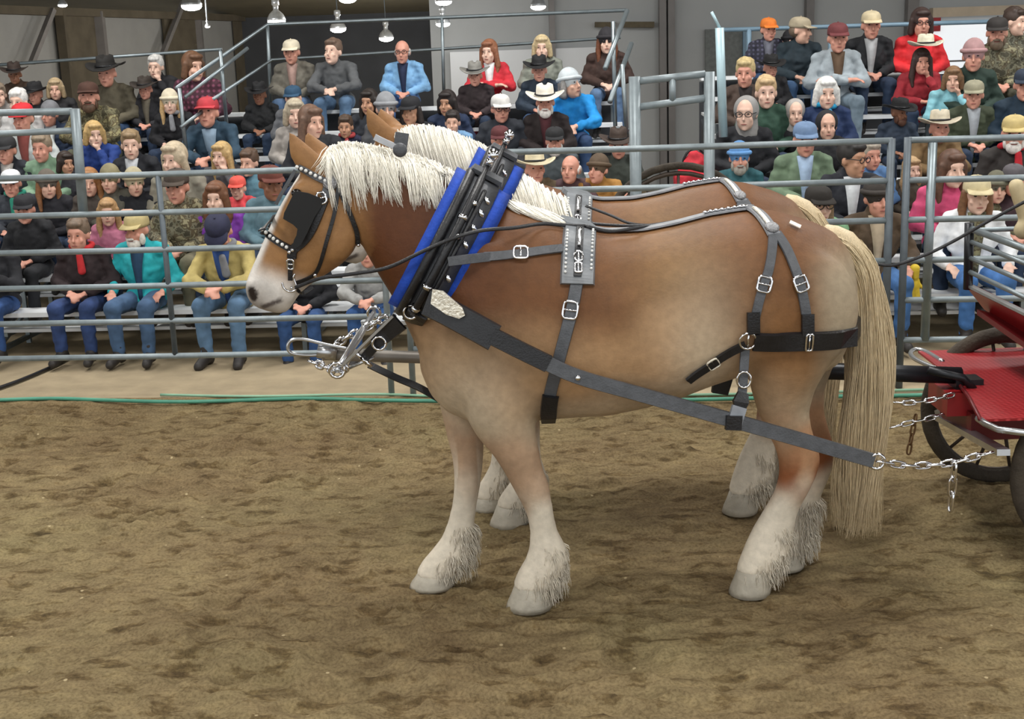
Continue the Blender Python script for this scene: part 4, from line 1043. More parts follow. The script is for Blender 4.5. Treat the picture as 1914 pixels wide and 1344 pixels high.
# ================================================================== TONGUE, NECK YOKE, WAGON
RED = M('red_paint', (146, 26, 30), .35, 0, .12, 6)
DRED = M('dark_red_paint', (96, 16, 20), .4, 0, .15, 6)
TIRE = M('dusty_rubber_tyre', (62, 54, 44), .85, 0, .3, 8, .4, 60)
SPOKE = M('dark_spoke_steel', (72, 62, 54), .55, .4, .2, 20)
BPOLE = M('black_steel_pole', (34, 36, 40), .35, .3, .15, 10)
BRIGHT = M('satin_steel', (196, 198, 200), .28, .9, .08, 10)
before = set(bpy.data.objects)
TG = thing('wagon_tongue', 'long pole with bright hooked end between the two horses', 'pole', (.6, 6.4, .95))
t0 = HZ(604, 662, 6.4); t1 = HZ(1795, 702, 6.4)
MB().tube([t0, t0.lerp(t1, .35), t0.lerp(t1, .8)], .032, 10).build('pole', M('grey_pole_sleeve', (128, 122, 114), .45, .4, .15, 8), TG)
MB().tube([t0.lerp(t1, .72), t1], .045, 12).build('rear_sleeve', BPOLE, TG)
lp = cr([tuple(HZ(u, v, 6.38)) for u, v in ((650, 652), (610, 644), (566, 634), (545, 636), (538, 648), (545, 660), (575, 664), (610, 662))], 5)
MB().tube([Vector(p) for p in lp], .009, 8).build('end_hook', BRIGHT, TG)
MB().tube([HZ(594, 655, 6.4), HZ(630, 661, 6.4)], .04, 10).build('end_cap', BRIGHT, TG)
finish(TG, before)
before = set(bpy.data.objects)
NY = thing('neck_yoke', 'bright steel neck yoke bar with chains hanging before the horses\' chests', 'yoke', HZ(620, 680, 6.4))
yA = HZ(630, 692, 5.75); yB = HZ(596, 640, 6.95); yB = Vector((yA.x + .05, 7.0, yA.z + .02))
MB().tube([yA, yA.lerp(yB, .25), yA.lerp(yB, .5), yA.lerp(yB, .75), yB], [.014, .018, .022, .018, .014], 10).build('yoke_bar', BRIGHT, NY)
for f in (0, 1):
    c = yA.lerp(yB, f); MB().tube([c + Vector((math.cos(a) * .035, 0, math.sin(a) * .035)) for a in np.linspace(0, 6.283, 14, endpoint=False)], .008, 6, closed=True).build('yoke_ring', CHROME, NY)
hk = cpt(2.72, 1.03, -.03, .04)
MB().bar(HZ(640, 684, 5.74), HZ(737, 590, 5.62), .03, .012).build('pull_bar', BRIGHT, NY, smooth=False)
MB().bar(HZ(648, 690, 5.78), HZ(700, 668, 5.76), .012, .012).build('pull_link', BRIGHT, NY)
MB().ribbon([HZ(700, 640, 5.68), HZ(722, 622, 5.66), HZ(748, 600, 5.62)], [Vector((0, -1, .1))] * 3, [.07, .085, .09], .014).build('breast_strap', BLACK, NY, smooth=False)
MB().ribbon([HZ(682, 668, 5.72), HZ(696, 652, 5.70), HZ(712, 636, 5.68)], [Vector((0, -1, .1))] * 3, .045, .014).build('breast_strap', BLACK, NY, smooth=False)
c = HZ(709, 641, 5.66); MB().tube([c + Vector((math.cos(a) * .03, -.01, math.sin(a) * .03)) for a in np.linspace(0, 6.283, 16, endpoint=False)], .006, 6, closed=True).build('strap_ring', CHROME, NY)
for q, (u, v) in enumerate(((672, 664), (680, 672), (688, 678))):
    MB().tube([HZ(u - 6, v - 5, 5.70), HZ(u + 6, v + 8, 5.70)], .009, 6).build('snap', CHROME, NY)
finish(NY, before)
chain('heap of bright chain wrapped round the near end of the neck yoke', [HZ(580, 676, 5.9), HZ(604, 684, 5.85), HZ(630, 696, 5.78), HZ(648, 686, 5.76)], .05, .008, .034, group='yoke chains')
chain('chain running up from the neck yoke to the far horse\'s collar', [HZ(618, 650, 6.6), HZ(650, 630, 6.6), HZ(690, 610, 6.6), HZ(722, 594, 6.62)], .055, .008, .034, group='yoke chains')

before = set(bpy.data.objects)
WG = thing('wagon', 'red show wagon with rubber-tyred wheels, footplate and steel rails at the right edge', 'wagon', (3.0, 6.5, 0))
def wheel(cx, cy, cz, R, spokes=12):
    ring = lambda rr, n=40: [Vector((cx + rr * math.cos(2 * math.pi * k / n), cy, cz + rr * math.sin(2 * math.pi * k / n))) for k in range(n)]
    W = MB().tube(ring(R - .075), .016, 8, closed=True, ref=YV).build('wheel', SPOKE, WG)
    MB().tube(ring(R - .042), .045, 10, closed=True, ref=YV, sx=.85).build('tyre', TIRE, W)
    MB().tube([(cx, cy - .09, cz), (cx, cy + .09, cz)], .055, 14).build('hub', DRED, W)
    MB().tube([(cx, cy - .11, cz), (cx, cy - .09, cz)], .032, 12).build('hub_cap', CHROME, W)
    for k in range(spokes):
        a = 2 * math.pi * (k + .35) / spokes
        MB().tube([(cx + .05 * math.cos(a), cy, cz + .05 * math.sin(a)), (cx + (R - .085) * math.cos(a), cy, cz + (R - .085) * math.sin(a))], [.013, .010], 6).build('spoke', SPOKE, W)
    return W
wc = HZ(1872, 752, 7.08)
wheel(wc.x, 7.08, .455, .46); wheel(wc.x + .05, 5.88, .455, .46)
wheel(wc.x + 1.9, 7.08, .52, .53); wheel(wc.x + 1.9, 5.88, .52, .53)
MB().tube([(wc.x, 5.9, .455), (wc.x, 7.06, .455)], .03, 10).build('axle', BPOLE, WG)
MB().tube([(wc.x + 1.9, 5.9, .52), (wc.x + 1.9, 7.06, .52)], .03, 10).build('axle', BPOLE, WG)
# perforated footplate
zp = .78
fp = [on_z(u, v, zp) for u, v in ((1716, 656), (1757, 688), (1788, 712), (1812, 744), (1832, 784))]
x2 = 3.05
out = [Vector((x2, fp[0].y, zp))] + fp + [Vector((x2, fp[-1].y, zp))]
n_ = len(out)
def diamond():
    m = bpy.data.materials.new('red_diamond_plate'); m.use_nodes = True; nt = m.node_tree; N = nt.nodes; L = nt.links; b = N['Principled BSDF']
    b.inputs['Roughness'].default_value = .4
    tc = N.new('ShaderNodeTexCoord'); mp_ = N.new('ShaderNodeMapping'); mp_.inputs['Rotation'].default_value = (0, 0, .78); mp_.inputs['Scale'].default_value = (1, 2.2, 1)
    L.new(tc.outputs['Object'], mp_.inputs[0]); v = N.new('ShaderNodeTexVoronoi'); v.inputs['Scale'].default_value = 26; v.inputs['Randomness'].default_value = 0; L.new(mp_.outputs[0], v.inputs['Vector'])
    r = N.new('ShaderNodeValToRGB'); r.color_ramp.elements[0].position = .25; r.color_ramp.elements[0].color = (*lin((196, 70, 72)), 1); r.color_ramp.elements[1].position = .45; r.color_ramp.elements[1].color = (*lin((140, 24, 30)), 1)
    L.new(v.outputs['Distance'], r.inputs[0]); L.new(r.outputs[0], b.inputs['Base Color'])
    bp = N.new('ShaderNodeBump'); bp.inputs['Strength'].default_value = .6; bp.inputs['Distance'].default_value = .004; bp.invert = True; L.new(v.outputs['Distance'], bp.inputs['Height']); L.new(bp.outputs[0], b.inputs['Normal'])
    return m
MB().add(out + [p - Vector((0, 0, .012)) for p in out], [tuple(range(n_)), tuple(range(2 * n_ - 1, n_ - 1, -1))] + [(i, n_ + i, n_ + (i + 1) % n_, (i + 1) % n_) for i in range(n_)]).build('footplate', diamond(), WG, smooth=False)
e1 = cr([tuple(on_z(u, v, zp)) for u, v in ((1762, 676), (1730, 657), (1712, 653), (1702, 660), (1712, 672), (1752, 690))], 5)
MB().tube([Vector(p) for p in e1], .013, 8).build('edge_tube', BRIGHT, WG)
e2 = [on_z(1828, 782, zp - .01), on_z(1842, 792, zp - .01), on_z(1866, 803, zp - .01), on_z(1914, 809, zp - .01)]; e2.append(e2[-1] + Vector((.5, -.02, 0)))
MB().tube(e2, .016, 8).build('edge_tube', BRIGHT, WG)
MB().tube([fp[1], fp[2], fp[3], fp[4]], .010, 6).build('front_edge', DRED, WG)
MB().box((2.45, 6.42, .70), (.5, .3, .12)).build('tongue_bracket', RED, WG, smooth=False)
MB().box((2.75, 6.45, .60), (.9, .5, .14)).build('undercarriage', DRED, WG, smooth=False)
MB().tube([HZ(1735, 692, 6.3), HZ(1800, 706, 6.3), HZ(1820, 728, 6.3)], .02, 8).build('tongue_brace', BPOLE, WG)
MB().box((t1.x + .03, 6.4, t1.z - .05), (.14, .12, .08)).build('tongue_socket', BPOLE, WG, smooth=False)
# evener bar to which the chains hook
MB().bar(HZ(1757, 780, 6.75), HZ(1876, 846, 5.66), .06, .03).build('evener_bar', BRIGHT, WG, smooth=False)
MB().bar(HZ(1750, 770, 6.7), HZ(1830, 760, 6.5), .03, .02).build('singletree', BRIGHT, WG, smooth=False)
# dash: red board and steel rails spanning the wagon's width
dx = 2.53
db = [Vector((dx, 6.98, 1.165)), Vector((dx, 5.86, 1.165)), Vector((dx + .16, 5.86, .98)), Vector((dx + .10, 6.98, 1.04))]
MB().add(db + [p + Vector((.03, 0, .02)) for p in db], [(0, 1, 2, 3), (7, 6, 5, 4), (0, 4, 5, 1), (1, 5, 6, 2), (2, 6, 7, 3), (3, 7, 4, 0)]).build('dash_board', RED, WG, smooth=False)
MB().bar((dx + .01, 6.98, 1.178), (dx + .01, 5.86, 1.178), .035, .014).build('dash_trim', BRIGHT, WG, smooth=False)
MB().add([(dx + .03, 6.9, 1.06), (dx + .03, 5.86, 1.0), (3.4, 5.86, .84), (3.4, 6.9, .84), (dx + .03, 6.9, 1.03), (dx + .03, 5.86, .97), (3.4, 5.86, .80), (3.4, 6.9, .80)], [(0, 1, 2, 3), (7, 6, 5, 4), (0, 4, 5, 1), (1, 5, 6, 2), (2, 6, 7, 3), (3, 7, 4, 0)]).build('floor_board', DRED, WG, smooth=False)
for v, r in ((428, .02), (452, .014), (482, .014), (508, .014)):
    q = HZ(1815, v, 6.96); MB().tube([(dx, 6.98, q.z), (dx, 5.86, q.z)], r, 8).build('dash_rail', STEEL, WG)
MB().tube([(dx, 6.97, 1.16), (dx - .01, 6.97, HZ(1815, 424, 6.96).z + .02)], .026, 10).build('dash_post', BPOLE, WG)
MB().tube([(dx, 5.88, 1.16), (dx - .01, 5.88, HZ(1815, 424, 6.96).z + .02)], .026, 10).build('dash_post', BPOLE, WG)
MB().tube([(dx, 6.9, HZ(1815, 428, 6.96).z), (dx + .5, 6.9, 1.50), (3.2, 6.9, 1.42)], .014, 8).build('side_rail', STEEL, WG)
MB().box((4.0, 6.48, .98), (1.6, 1.05, .28)).build('wagon_box', RED, WG, smooth=False)
MB().box((3.55, 6.48, 1.19), (.42, .95, .10)).build('seat', BLACK, WG, smooth=False)
MB().box((3.78, 6.48, 1.40), (.08, .95, .36)).build('seat_back', BLACK, WG, smooth=False)
MB().box((3.3, 6.48, .90), (.8, .7, .10)).build('frame_bed', DRED, WG, smooth=False)
finish(WG, before)

# ================================================================== SPECTATORS
SKINS = {'f': (214, 170, 148), 'r': (206, 148, 128), 'd': (142, 96, 72), 'p': (222, 184, 164), 't': (188, 142, 114)}
def skin(k): return M('skin_' + k, SKINS[k], .55, 0, .08, 10)
RX = lambda a: Matrix.Rotation(a, 3, 'X')
RZ = lambda a: Matrix.Rotation(a, 3, 'Z')
PIV = Vector((0, .02, .10))
POSE = {  # lean, {side: (elbow, wrist)}
 'lap': (.10, {1: ((.27, -.05, .26), (.07, -.28, .19)), -1: ((-.27, -.05, .26), (-.06, -.29, .20))}),
 'knees': (.38, {1: ((.25, -.30, .27), (.05, -.50, .24)), -1: ((-.25, -.30, .27), (-.05, -.51, .23))}),
 'chin': (.26, {1: ((.20, -.32, .24), (.06, -.27, .50)), -1: ((-.26, -.16, .24), (-.02, -.38, .22))}),
 'crossed': (.04, {1: ((.27, -.10, .27), (-.09, -.24, .31)), -1: ((-.27, -.10, .27), (.10, -.25, .29))}),
 'phone': (.12, {1: ((.25, -.16, .26), (.05, -.36, .40)), -1: ((-.25, -.16, .26), (-.05, -.36, .40))}),
 'sides': (.02, {1: ((.29, .01, .25), (.22, -.22, .18)), -1: ((-.29, .01, .25), (-.22, -.22, .18))}),
 'drive': (.0, {1: ((.28, -.05, .26), (.10, -.36, .34)), -1: ((-.28, -.05, .26), (-.10, -.36, .34))}),
}
def wrinkle(me, amp, seed):
    n = len(me.vertices); a = np.empty(n * 3); me.vertices.foreach_get('co', a); a = a.reshape(-1, 3); nn = np.empty(n * 3); me.vertices.foreach_get('normal', nn); nn = nn.reshape(-1, 3)
    f = vnoise(a[:, 0] * 1. + a[:, 1] * .8 + 20, a[:, 2] * 1.6 - a[:, 1] * .6 + 20, seed % 40, 13) + .6 * vnoise(a[:, 0] - a[:, 2] * .9 + 30, a[:, 2] + a[:, 0] * .9 + 30, seed % 40 + 7, 24) - .8
    me.vertices.foreach_set('co', (a + nn * (amp * 2 * f)[:, None]).ravel()); me.update(); return me
_pc = {}
def pose_meshes(pose, yaw, nod):
    key = (pose, yaw, nod)
    if key in _pc: return _pc[key]
    lean, arms = POSE[pose]
    UB = lambda p: RX(lean) @ (Vector(p) - PIV) + PIV
    sh = {s: UB((s * .172, 0, .495)) for s in (1, -1)}
    hc = UB((0, -.02, .60)) + Vector((0, -.05, .090))                # head centre
    HR = RZ(yaw) @ RX(nod)
    h = lambda p: hc + HR @ (Vector(p) * 1.13)
    hip = {s: Vector((s * .095, -.02, .085)) for s in (1, -1)}
    if pose == 'drive':
        kn = {s: Vector((s * .13, -.42, .20)) for s in (1, -1)}; an = {s: Vector((s * .12, -.78, .33)) for s in (1, -1)}
        toe = {s: an[s] + Vector((s * .02, -.06, .20)) for s in (1, -1)}
    else:
        kn = {s: Vector((s * .14, -.45, .085)) for s in (1, -1)}; an = {s: Vector((s * .13, -.43, -.31)) for s in (1, -1)}
        toe = {s: an[s] + Vector((s * .025, -.16, -.055)) for s in (1, -1)}
    b = MB()
    b.ball(UB((0, 0, .12)), (.16, .12, .13), 14, 10); b.ball(UB((0, 0, .38)), (.17, .115, .18), 14, 10); b.cap(UB((0, 0, .15)), UB((0, 0, .45)), .12, .11)
    b.cap(UB((0, -.005, .50)), hc + Vector((0, .02, -.05)), .058, .052)
    b.ball(h((0, .012, .03)), (.088, .108, .110), 18, 14, HR); b.ball(h((0, -.030, -.055)), (.071, .074, .076), 16, 12, HR)
    b.ball(h((0, -.078, -.098)), (.028, .022, .020), 10, 8, HR); b.cap(h((0, -.088, .020)), h((0, -.112, -.022)), .010, .017, 8)
    b.ball(h((0, -.088, -.062)), (.028, .014, .011), 10, 8, HR); b.ball(h((0, -.074, .044)), (.056, .018, .012), 12, 8, HR)
    for s in (1, -1):
        b.ball(h((s * .080, .012, -.008)), (.013, .024, .034), 10, 8, HR); b.ball(h((s * .045, -.068, -.028)), (.022, .022, .022), 10, 8, HR)
        e, w_ = arms[s]; e, w_ = Vector(e), Vector(w_)
        b.cap(sh[s], e, .05, .04); b.cap(e, w_, .040, .028)
        d = (w_ - e).normalized(); sd = d.cross(Vector((0, 0, 1))).normalized(); up = sd.cross(d)
        b.ball(w_ + d * .05, (.040, .046, .024), 12, 8)
        for q in range(4):
            f0 = w_ + d * .075 + sd * (.033 - .022 * q); f1 = f0 + d * (.045 - .006 * abs(q - 1.4)) - up * .012; b.cap(f0, f1, .0105, .010, 8); b.cap(f1, f1 + d * .022 - up * .026, .010, .009, 8)
        ts = -s if pose != 'crossed' else s
        b.cap(w_ + d * .03 + sd * .03 * ts, w_ + d * .07 + sd * .058 * ts, .013, .011, 8)
        b.cap(hip[s], kn[s], .075, .055); b.cap(kn[s], an[s], .052, .038); b.cap(an[s], toe[s], .036, .028)
    body = remesh(b, .0115, 3, .5, 'person_body')
    j = MB()
    j.ball(UB((0, -.005, .10)), (.185, .15, .13), 16, 12); j.ball(UB((0, -.005, .36)), (.195, .145, .20), 16, 12); j.cap(UB((0, 0, .12)), UB((0, 0, .44)), .148, .135, 14)
    j.cap(UB((0, .0, .50)), UB((0, -.01, .575)), .095, .078, 14)
    j.cap(UB((-.10, .01, .515)), UB((.10, .01, .515)), .075, .075)
    for s in (1, -1):
        e, w_ = arms[s]; e, w_ = Vector(e), Vector(w_)
        j.ball(sh[s], (.076, .08, .075)); j.cap(sh[s], e, .070, .060); j.cap(e, e.lerp(w_, .86), .064, .050); j.ball(e, .068)
    jac = wrinkle(remesh(j, .014, 3, .5, 'person_jacket'), .009, len(_pc))
    t = MB(); t.ball((0, 0, .09), (.165, .14, .10), 14, 10)
    for s in (1, -1): t.cap(hip[s], kn[s], .096, .078); t.cap(kn[s], kn[s].lerp(an[s], .92), .076, .058)
    tro = wrinkle(remesh(t, .015, 3, .5, 'person_trousers'), .006, len(_pc) + 50)
    shoes = []
    for s in (1, -1):
        m = MB(); d = (toe[s] - an[s]).normalized(); m.cap(an[s] + Vector((0, .02, -.01)), toe[s], .052, .042); m.cap(an[s] + (kn[s] - an[s]) * .18, an[s], .056, .054)
        m.ball(an[s] + Vector((0, .035, -.035)) if pose != 'drive' else an[s] - Vector((0, .02, .02)), .05)
        shoes.append(remesh(m, .014, 2, .5, 'person_shoe'))
    # front strip where an open jacket shows the shirt; thin lens on the chest
    sm_ = MB(); rs = []
    for k in range(9):
        z = .10 + .47 * k / 8; wd = .018 + .052 * (k / 8) ** 1.5; yy = -.150 - .004 * math.sin(k / 8 * math.pi) + .055 * max(0, (k - 5) / 3) ** 1.6
        rs.append([UB((-wd, yy, z)), UB((0, yy - .012, z)), UB((wd, yy, z)), UB((0, yy + .03, z))])
    sm_.rings(rs); shirt = sm_.mesh('person_shirt')
    sc = MB(); c0 = UB((0, -.01, .585)); sc.tube([c0 + Vector((math.cos(a) * .088, math.sin(a) * .082 - .005, .012 * math.sin(2 * a))) for a in np.linspace(0, 6.283, 18, endpoint=False)], .030, 8, closed=True)
    sc.cap(UB((.02, -.15, .54)), UB((.03, -.165, .40)), .032, .04, 8); scarf = remesh(sc, .013, 3, .5, 'person_scarf')
    for me in (body, jac, tro, shirt, scarf, *shoes): me.materials.append(skin('f'))
    _pc[key] = (body, jac, tro, shoes, shirt, scarf, hc, HR); return _pc[key]

# head wear and hair, in head space (face looks to -y), shared meshes
_hc = {}
def head_part(kind):
    if kind in _hc: return _hc[kind]
    m = MB()
    if kind == 'cap':
        m.rings([[Vector((.089 * math.cos(q) * a, .012 + .108 * math.sin(q) * a, z)) for q in [2 * math.pi * k / 20 for k in range(20)]] for a, z in ((.98, .030), (1.0, .050), (.985, .074), (.92, .098), (.76, .117), (.5, .129), (.2, .134))])
        bm = [(x, -.085 - .075 * math.sqrt(max(0, 1 - (x / .082) ** 2)), .045 - .9 * x * x) for x in np.linspace(-.08, .08, 9)]
        bi = [(x * 1.02, -.05, .062 - .6 * x * x) for x in np.linspace(-.08, .08, 9)]; vs = bm + bi + [(a, b_, c - .008) for a, b_, c in bm + bi]
        fs = [(i, i + 1, 9 + i + 1, 9 + i) for i in range(8)] + [(18 + 9 + i, 18 + 9 + i + 1, 18 + i + 1, 18 + i) for i in range(8)] + [(i, 18 + i, 18 + i + 1, i + 1) for i in range(8)]
        m.add(vs, fs); m.ball((0, .012, .135), .008, 8, 6)
    elif kind == 'cowboy':
        n = 24; rs = []
        for r, z in ((2.08, .060), (2.08, .068), (1.15, .058), (1.0, .075), (.97, .12), (.90, .165), (.62, .176), (.2, .150)):
            R = []
            for k in range(n):
                a = 2 * math.pi * k / n; ca, sa = math.cos(a), math.sin(a)
                curl = .062 * max(0, abs(ca) - .25) ** 1.5 * (r > 1.5) - .022 * max(0, abs(sa) - .4) * (r > 1.5)
                R.append(Vector((.092 * r * ca * (.95 if r > 1.5 else .92), .112 * r * sa * (.92 if r > 1.5 else 1), z + curl - (.022 * (abs(ca) < .35) if .5 < r < .95 else 0))))
            rs.append(R)
        m.rings(rs)
    elif kind == 'band':
        m.tube([(.098 * math.cos(a) * .95, .118 * math.sin(a), .082) for a in np.linspace(0, 6.283, 20, endpoint=False)], .009, 6, closed=True)
    elif kind == 'beanie':
        m.ball((0, .016, .045), (.090, .108, .108), 18, 12); m.tube([(.092 * math.cos(a), .014 + .108 * math.sin(a), .048 - .012 * math.sin(a)) for a in np.linspace(0, 6.283, 20, endpoint=False)], .018, 8, closed=True)
    elif kind == 'hood':
        m.ball((0, .036, .030), (.100, .104, .112), 18, 12); m.cap((0, .05, -.03), (0, .045, -.13), .088, .10)
    elif kind == 'short':
        m.ball((0, .026, .046), (.088, .102, .100), 18, 12); m.ball((0, -.045, .098), (.066, .045, .030), 12, 8)
        for k in range(26):
            a = random.uniform(0, 6.28); q = random.uniform(.15, 1.2); m.ball((.082 * math.cos(a) * math.sin(q), .026 + .095 * math.sin(a) * math.sin(q), .046 + .094 * math.cos(q)), (.022, .022, .014), 6, 5)
    elif kind == 'bald':
        for s in (1, -1): m.ball((s * .070, .038, .0), (.022, .06, .045), 12, 8)
        m.ball((0, .088, .0), (.065, .024, .05), 12, 8)
    elif kind == 'long':
        m.ball((0, .026, .042), (.094, .106, .106), 18, 12); m.ball((0, -.05, .100), (.068, .045, .030), 12, 8)
        for s in (1, -1):
            m.cap((s * .080, -.005, .03), (s * .092, .0, -.14), .030, .036); m.cap((s * .092, 0, -.13), (s * .082, -.02, -.24), .036, .018)
        m.cap((0, .075, .0), (0, .085, -.20), .072, .075)
    elif kind == 'bob':
        m.ball((0, .026, .040), (.096, .108, .108), 18, 12); m.ball((0, -.05, .100), (.070, .045, .030), 12, 8)
        for s in (1, -1): m.cap((s * .082, .0, .03), (s * .088, .012, -.075), .030, .034)
        m.cap((0, .07, .0), (0, .07, -.06), .07, .065)
    elif kind == 'short_low':
        m.ball((0, .034, .0), (.083, .080, .070), 16, 12)
    elif kind in ('long_low', 'bob_low'):
        m.ball((0, .036, .0), (.088, .080, .080), 16, 12)
        for s in (1, -1):
            m.cap((s * .080, -.0, .02), (s * .088, .004, -.09), .028, .034)
            if kind == 'long_low': m.cap((s * .088, .004, -.08), (s * .082, -.02, -.23), .034, .018)
        m.cap((0, .075, .0), (0, .075, -.06 if kind[0] == 'b' else -.19), .066, .07)
    elif kind == 'beard':
        m.ball((0, -.066, -.088), (.056, .040, .050), 14, 10); m.ball((0, -.105, -.046), (.034, .012, .011), 10, 6)
        for s in (1, -1): m.ball((s * .060, -.035, -.060), (.016, .035, .045), 10, 8)
    elif kind == 'eye': m.ball((0, 0, 0), (.0105, .006, .0058), 8, 6)
    elif kind == 'mouth': m.ball((0, 0, 0), (.024, .005, .0045), 10, 6)
    elif kind == 'glasses':
        for s in (1, -1): m.tube([(s * .036 + .026 * math.cos(a), -.104, .016 + .020 * math.sin(a)) for a in np.linspace(0, 6.283, 14, endpoint=False)], .0032, 5, closed=True); m.tube([(s * .062, -.104, .02), (s * .086, .0, .015)], .003, 5)
        m.tube([(-.012, -.106, .020), (.012, -.106, .020)], .003, 5)
    me = remesh(m, .009, 3, .5, kind) if kind in ('short', 'long', 'bob', 'bald', 'hood', 'short_low', 'long_low', 'bob_low') else m.mesh(kind)
    me.materials.append(skin('f')); _hc[kind] = me; return me
def person(label, base, rot, scale, pose, yaw, nod, sk, hatk, hatc, hairk, hairc, jc, tc, extra, group='spectators in the stands', shoec='2e2a28'):
    body, jac, tro, shoes, shirt, scarf, hc, HR = pose_meshes(pose, yaw, nod)
    o = thing('person', label, 'person', base, group); o.rotation_euler = (0, 0, rot); o.scale = (scale,) * 3
    bd = obj('body', body, skin(sk), o)
    obj('jacket', jac, cloth(jc), o); obj('trousers', tro, cloth(tc), o)
    for s in shoes: obj('shoe', s, M('shoe_' + shoec, shoec, .6), o)
    hm = Matrix.Translation(hc) @ HR.to_4x4() @ Matrix.Scale(1.13, 4)
    def hp_(kind, mat, name, parent=None, off=(0, 0, 0)):
        q = obj(name, head_part(kind), mat, parent or o); q.matrix_local = hm @ Matrix.Translation(off); return q
    if hatk and hairk in ('short', 'long', 'bob'): hairk += '_low'
    if hairk: hp_(hairk, M('hair_' + hairc, hairc, .6, 0, .25, 40), 'hair')
    if hatk:
        hh = hp_(hatk, cloth(hatc, 'felt'), {'cap': 'cap', 'cowboy': 'cowboy_hat', 'beanie': 'knit_hat', 'hood': 'hood'}[hatk])
        if hatk == 'cowboy': obj('hat_band', head_part('band'), BLACK, hh)
    for s in (1, -1): hp_('eye', EYEM, 'eye', bd, (s * .034, -.0905, .018))
    hp_('mouth', M('lips', (150, 88, 80), .5), 'mouth', bd, (0, -.099, -.060))
    for e in extra.split():
        k, _, c = e.partition(':')
        if k == 'shirt': obj('shirt', shirt, cloth(c), o)
        elif k == 'scarf': obj('scarf', scarf, cloth(c), o)
        elif k == 'beard': hp_('beard', M('hair_' + c, c, .6, 0, .25, 40), 'beard')
        elif k == 'glasses': hp_('glasses', BLACK, 'glasses')
    return o
JB, DJ, LJ, BK = '2c4668', '22324a', '556f90', '1e2024'
DKJ = '1c1d22'
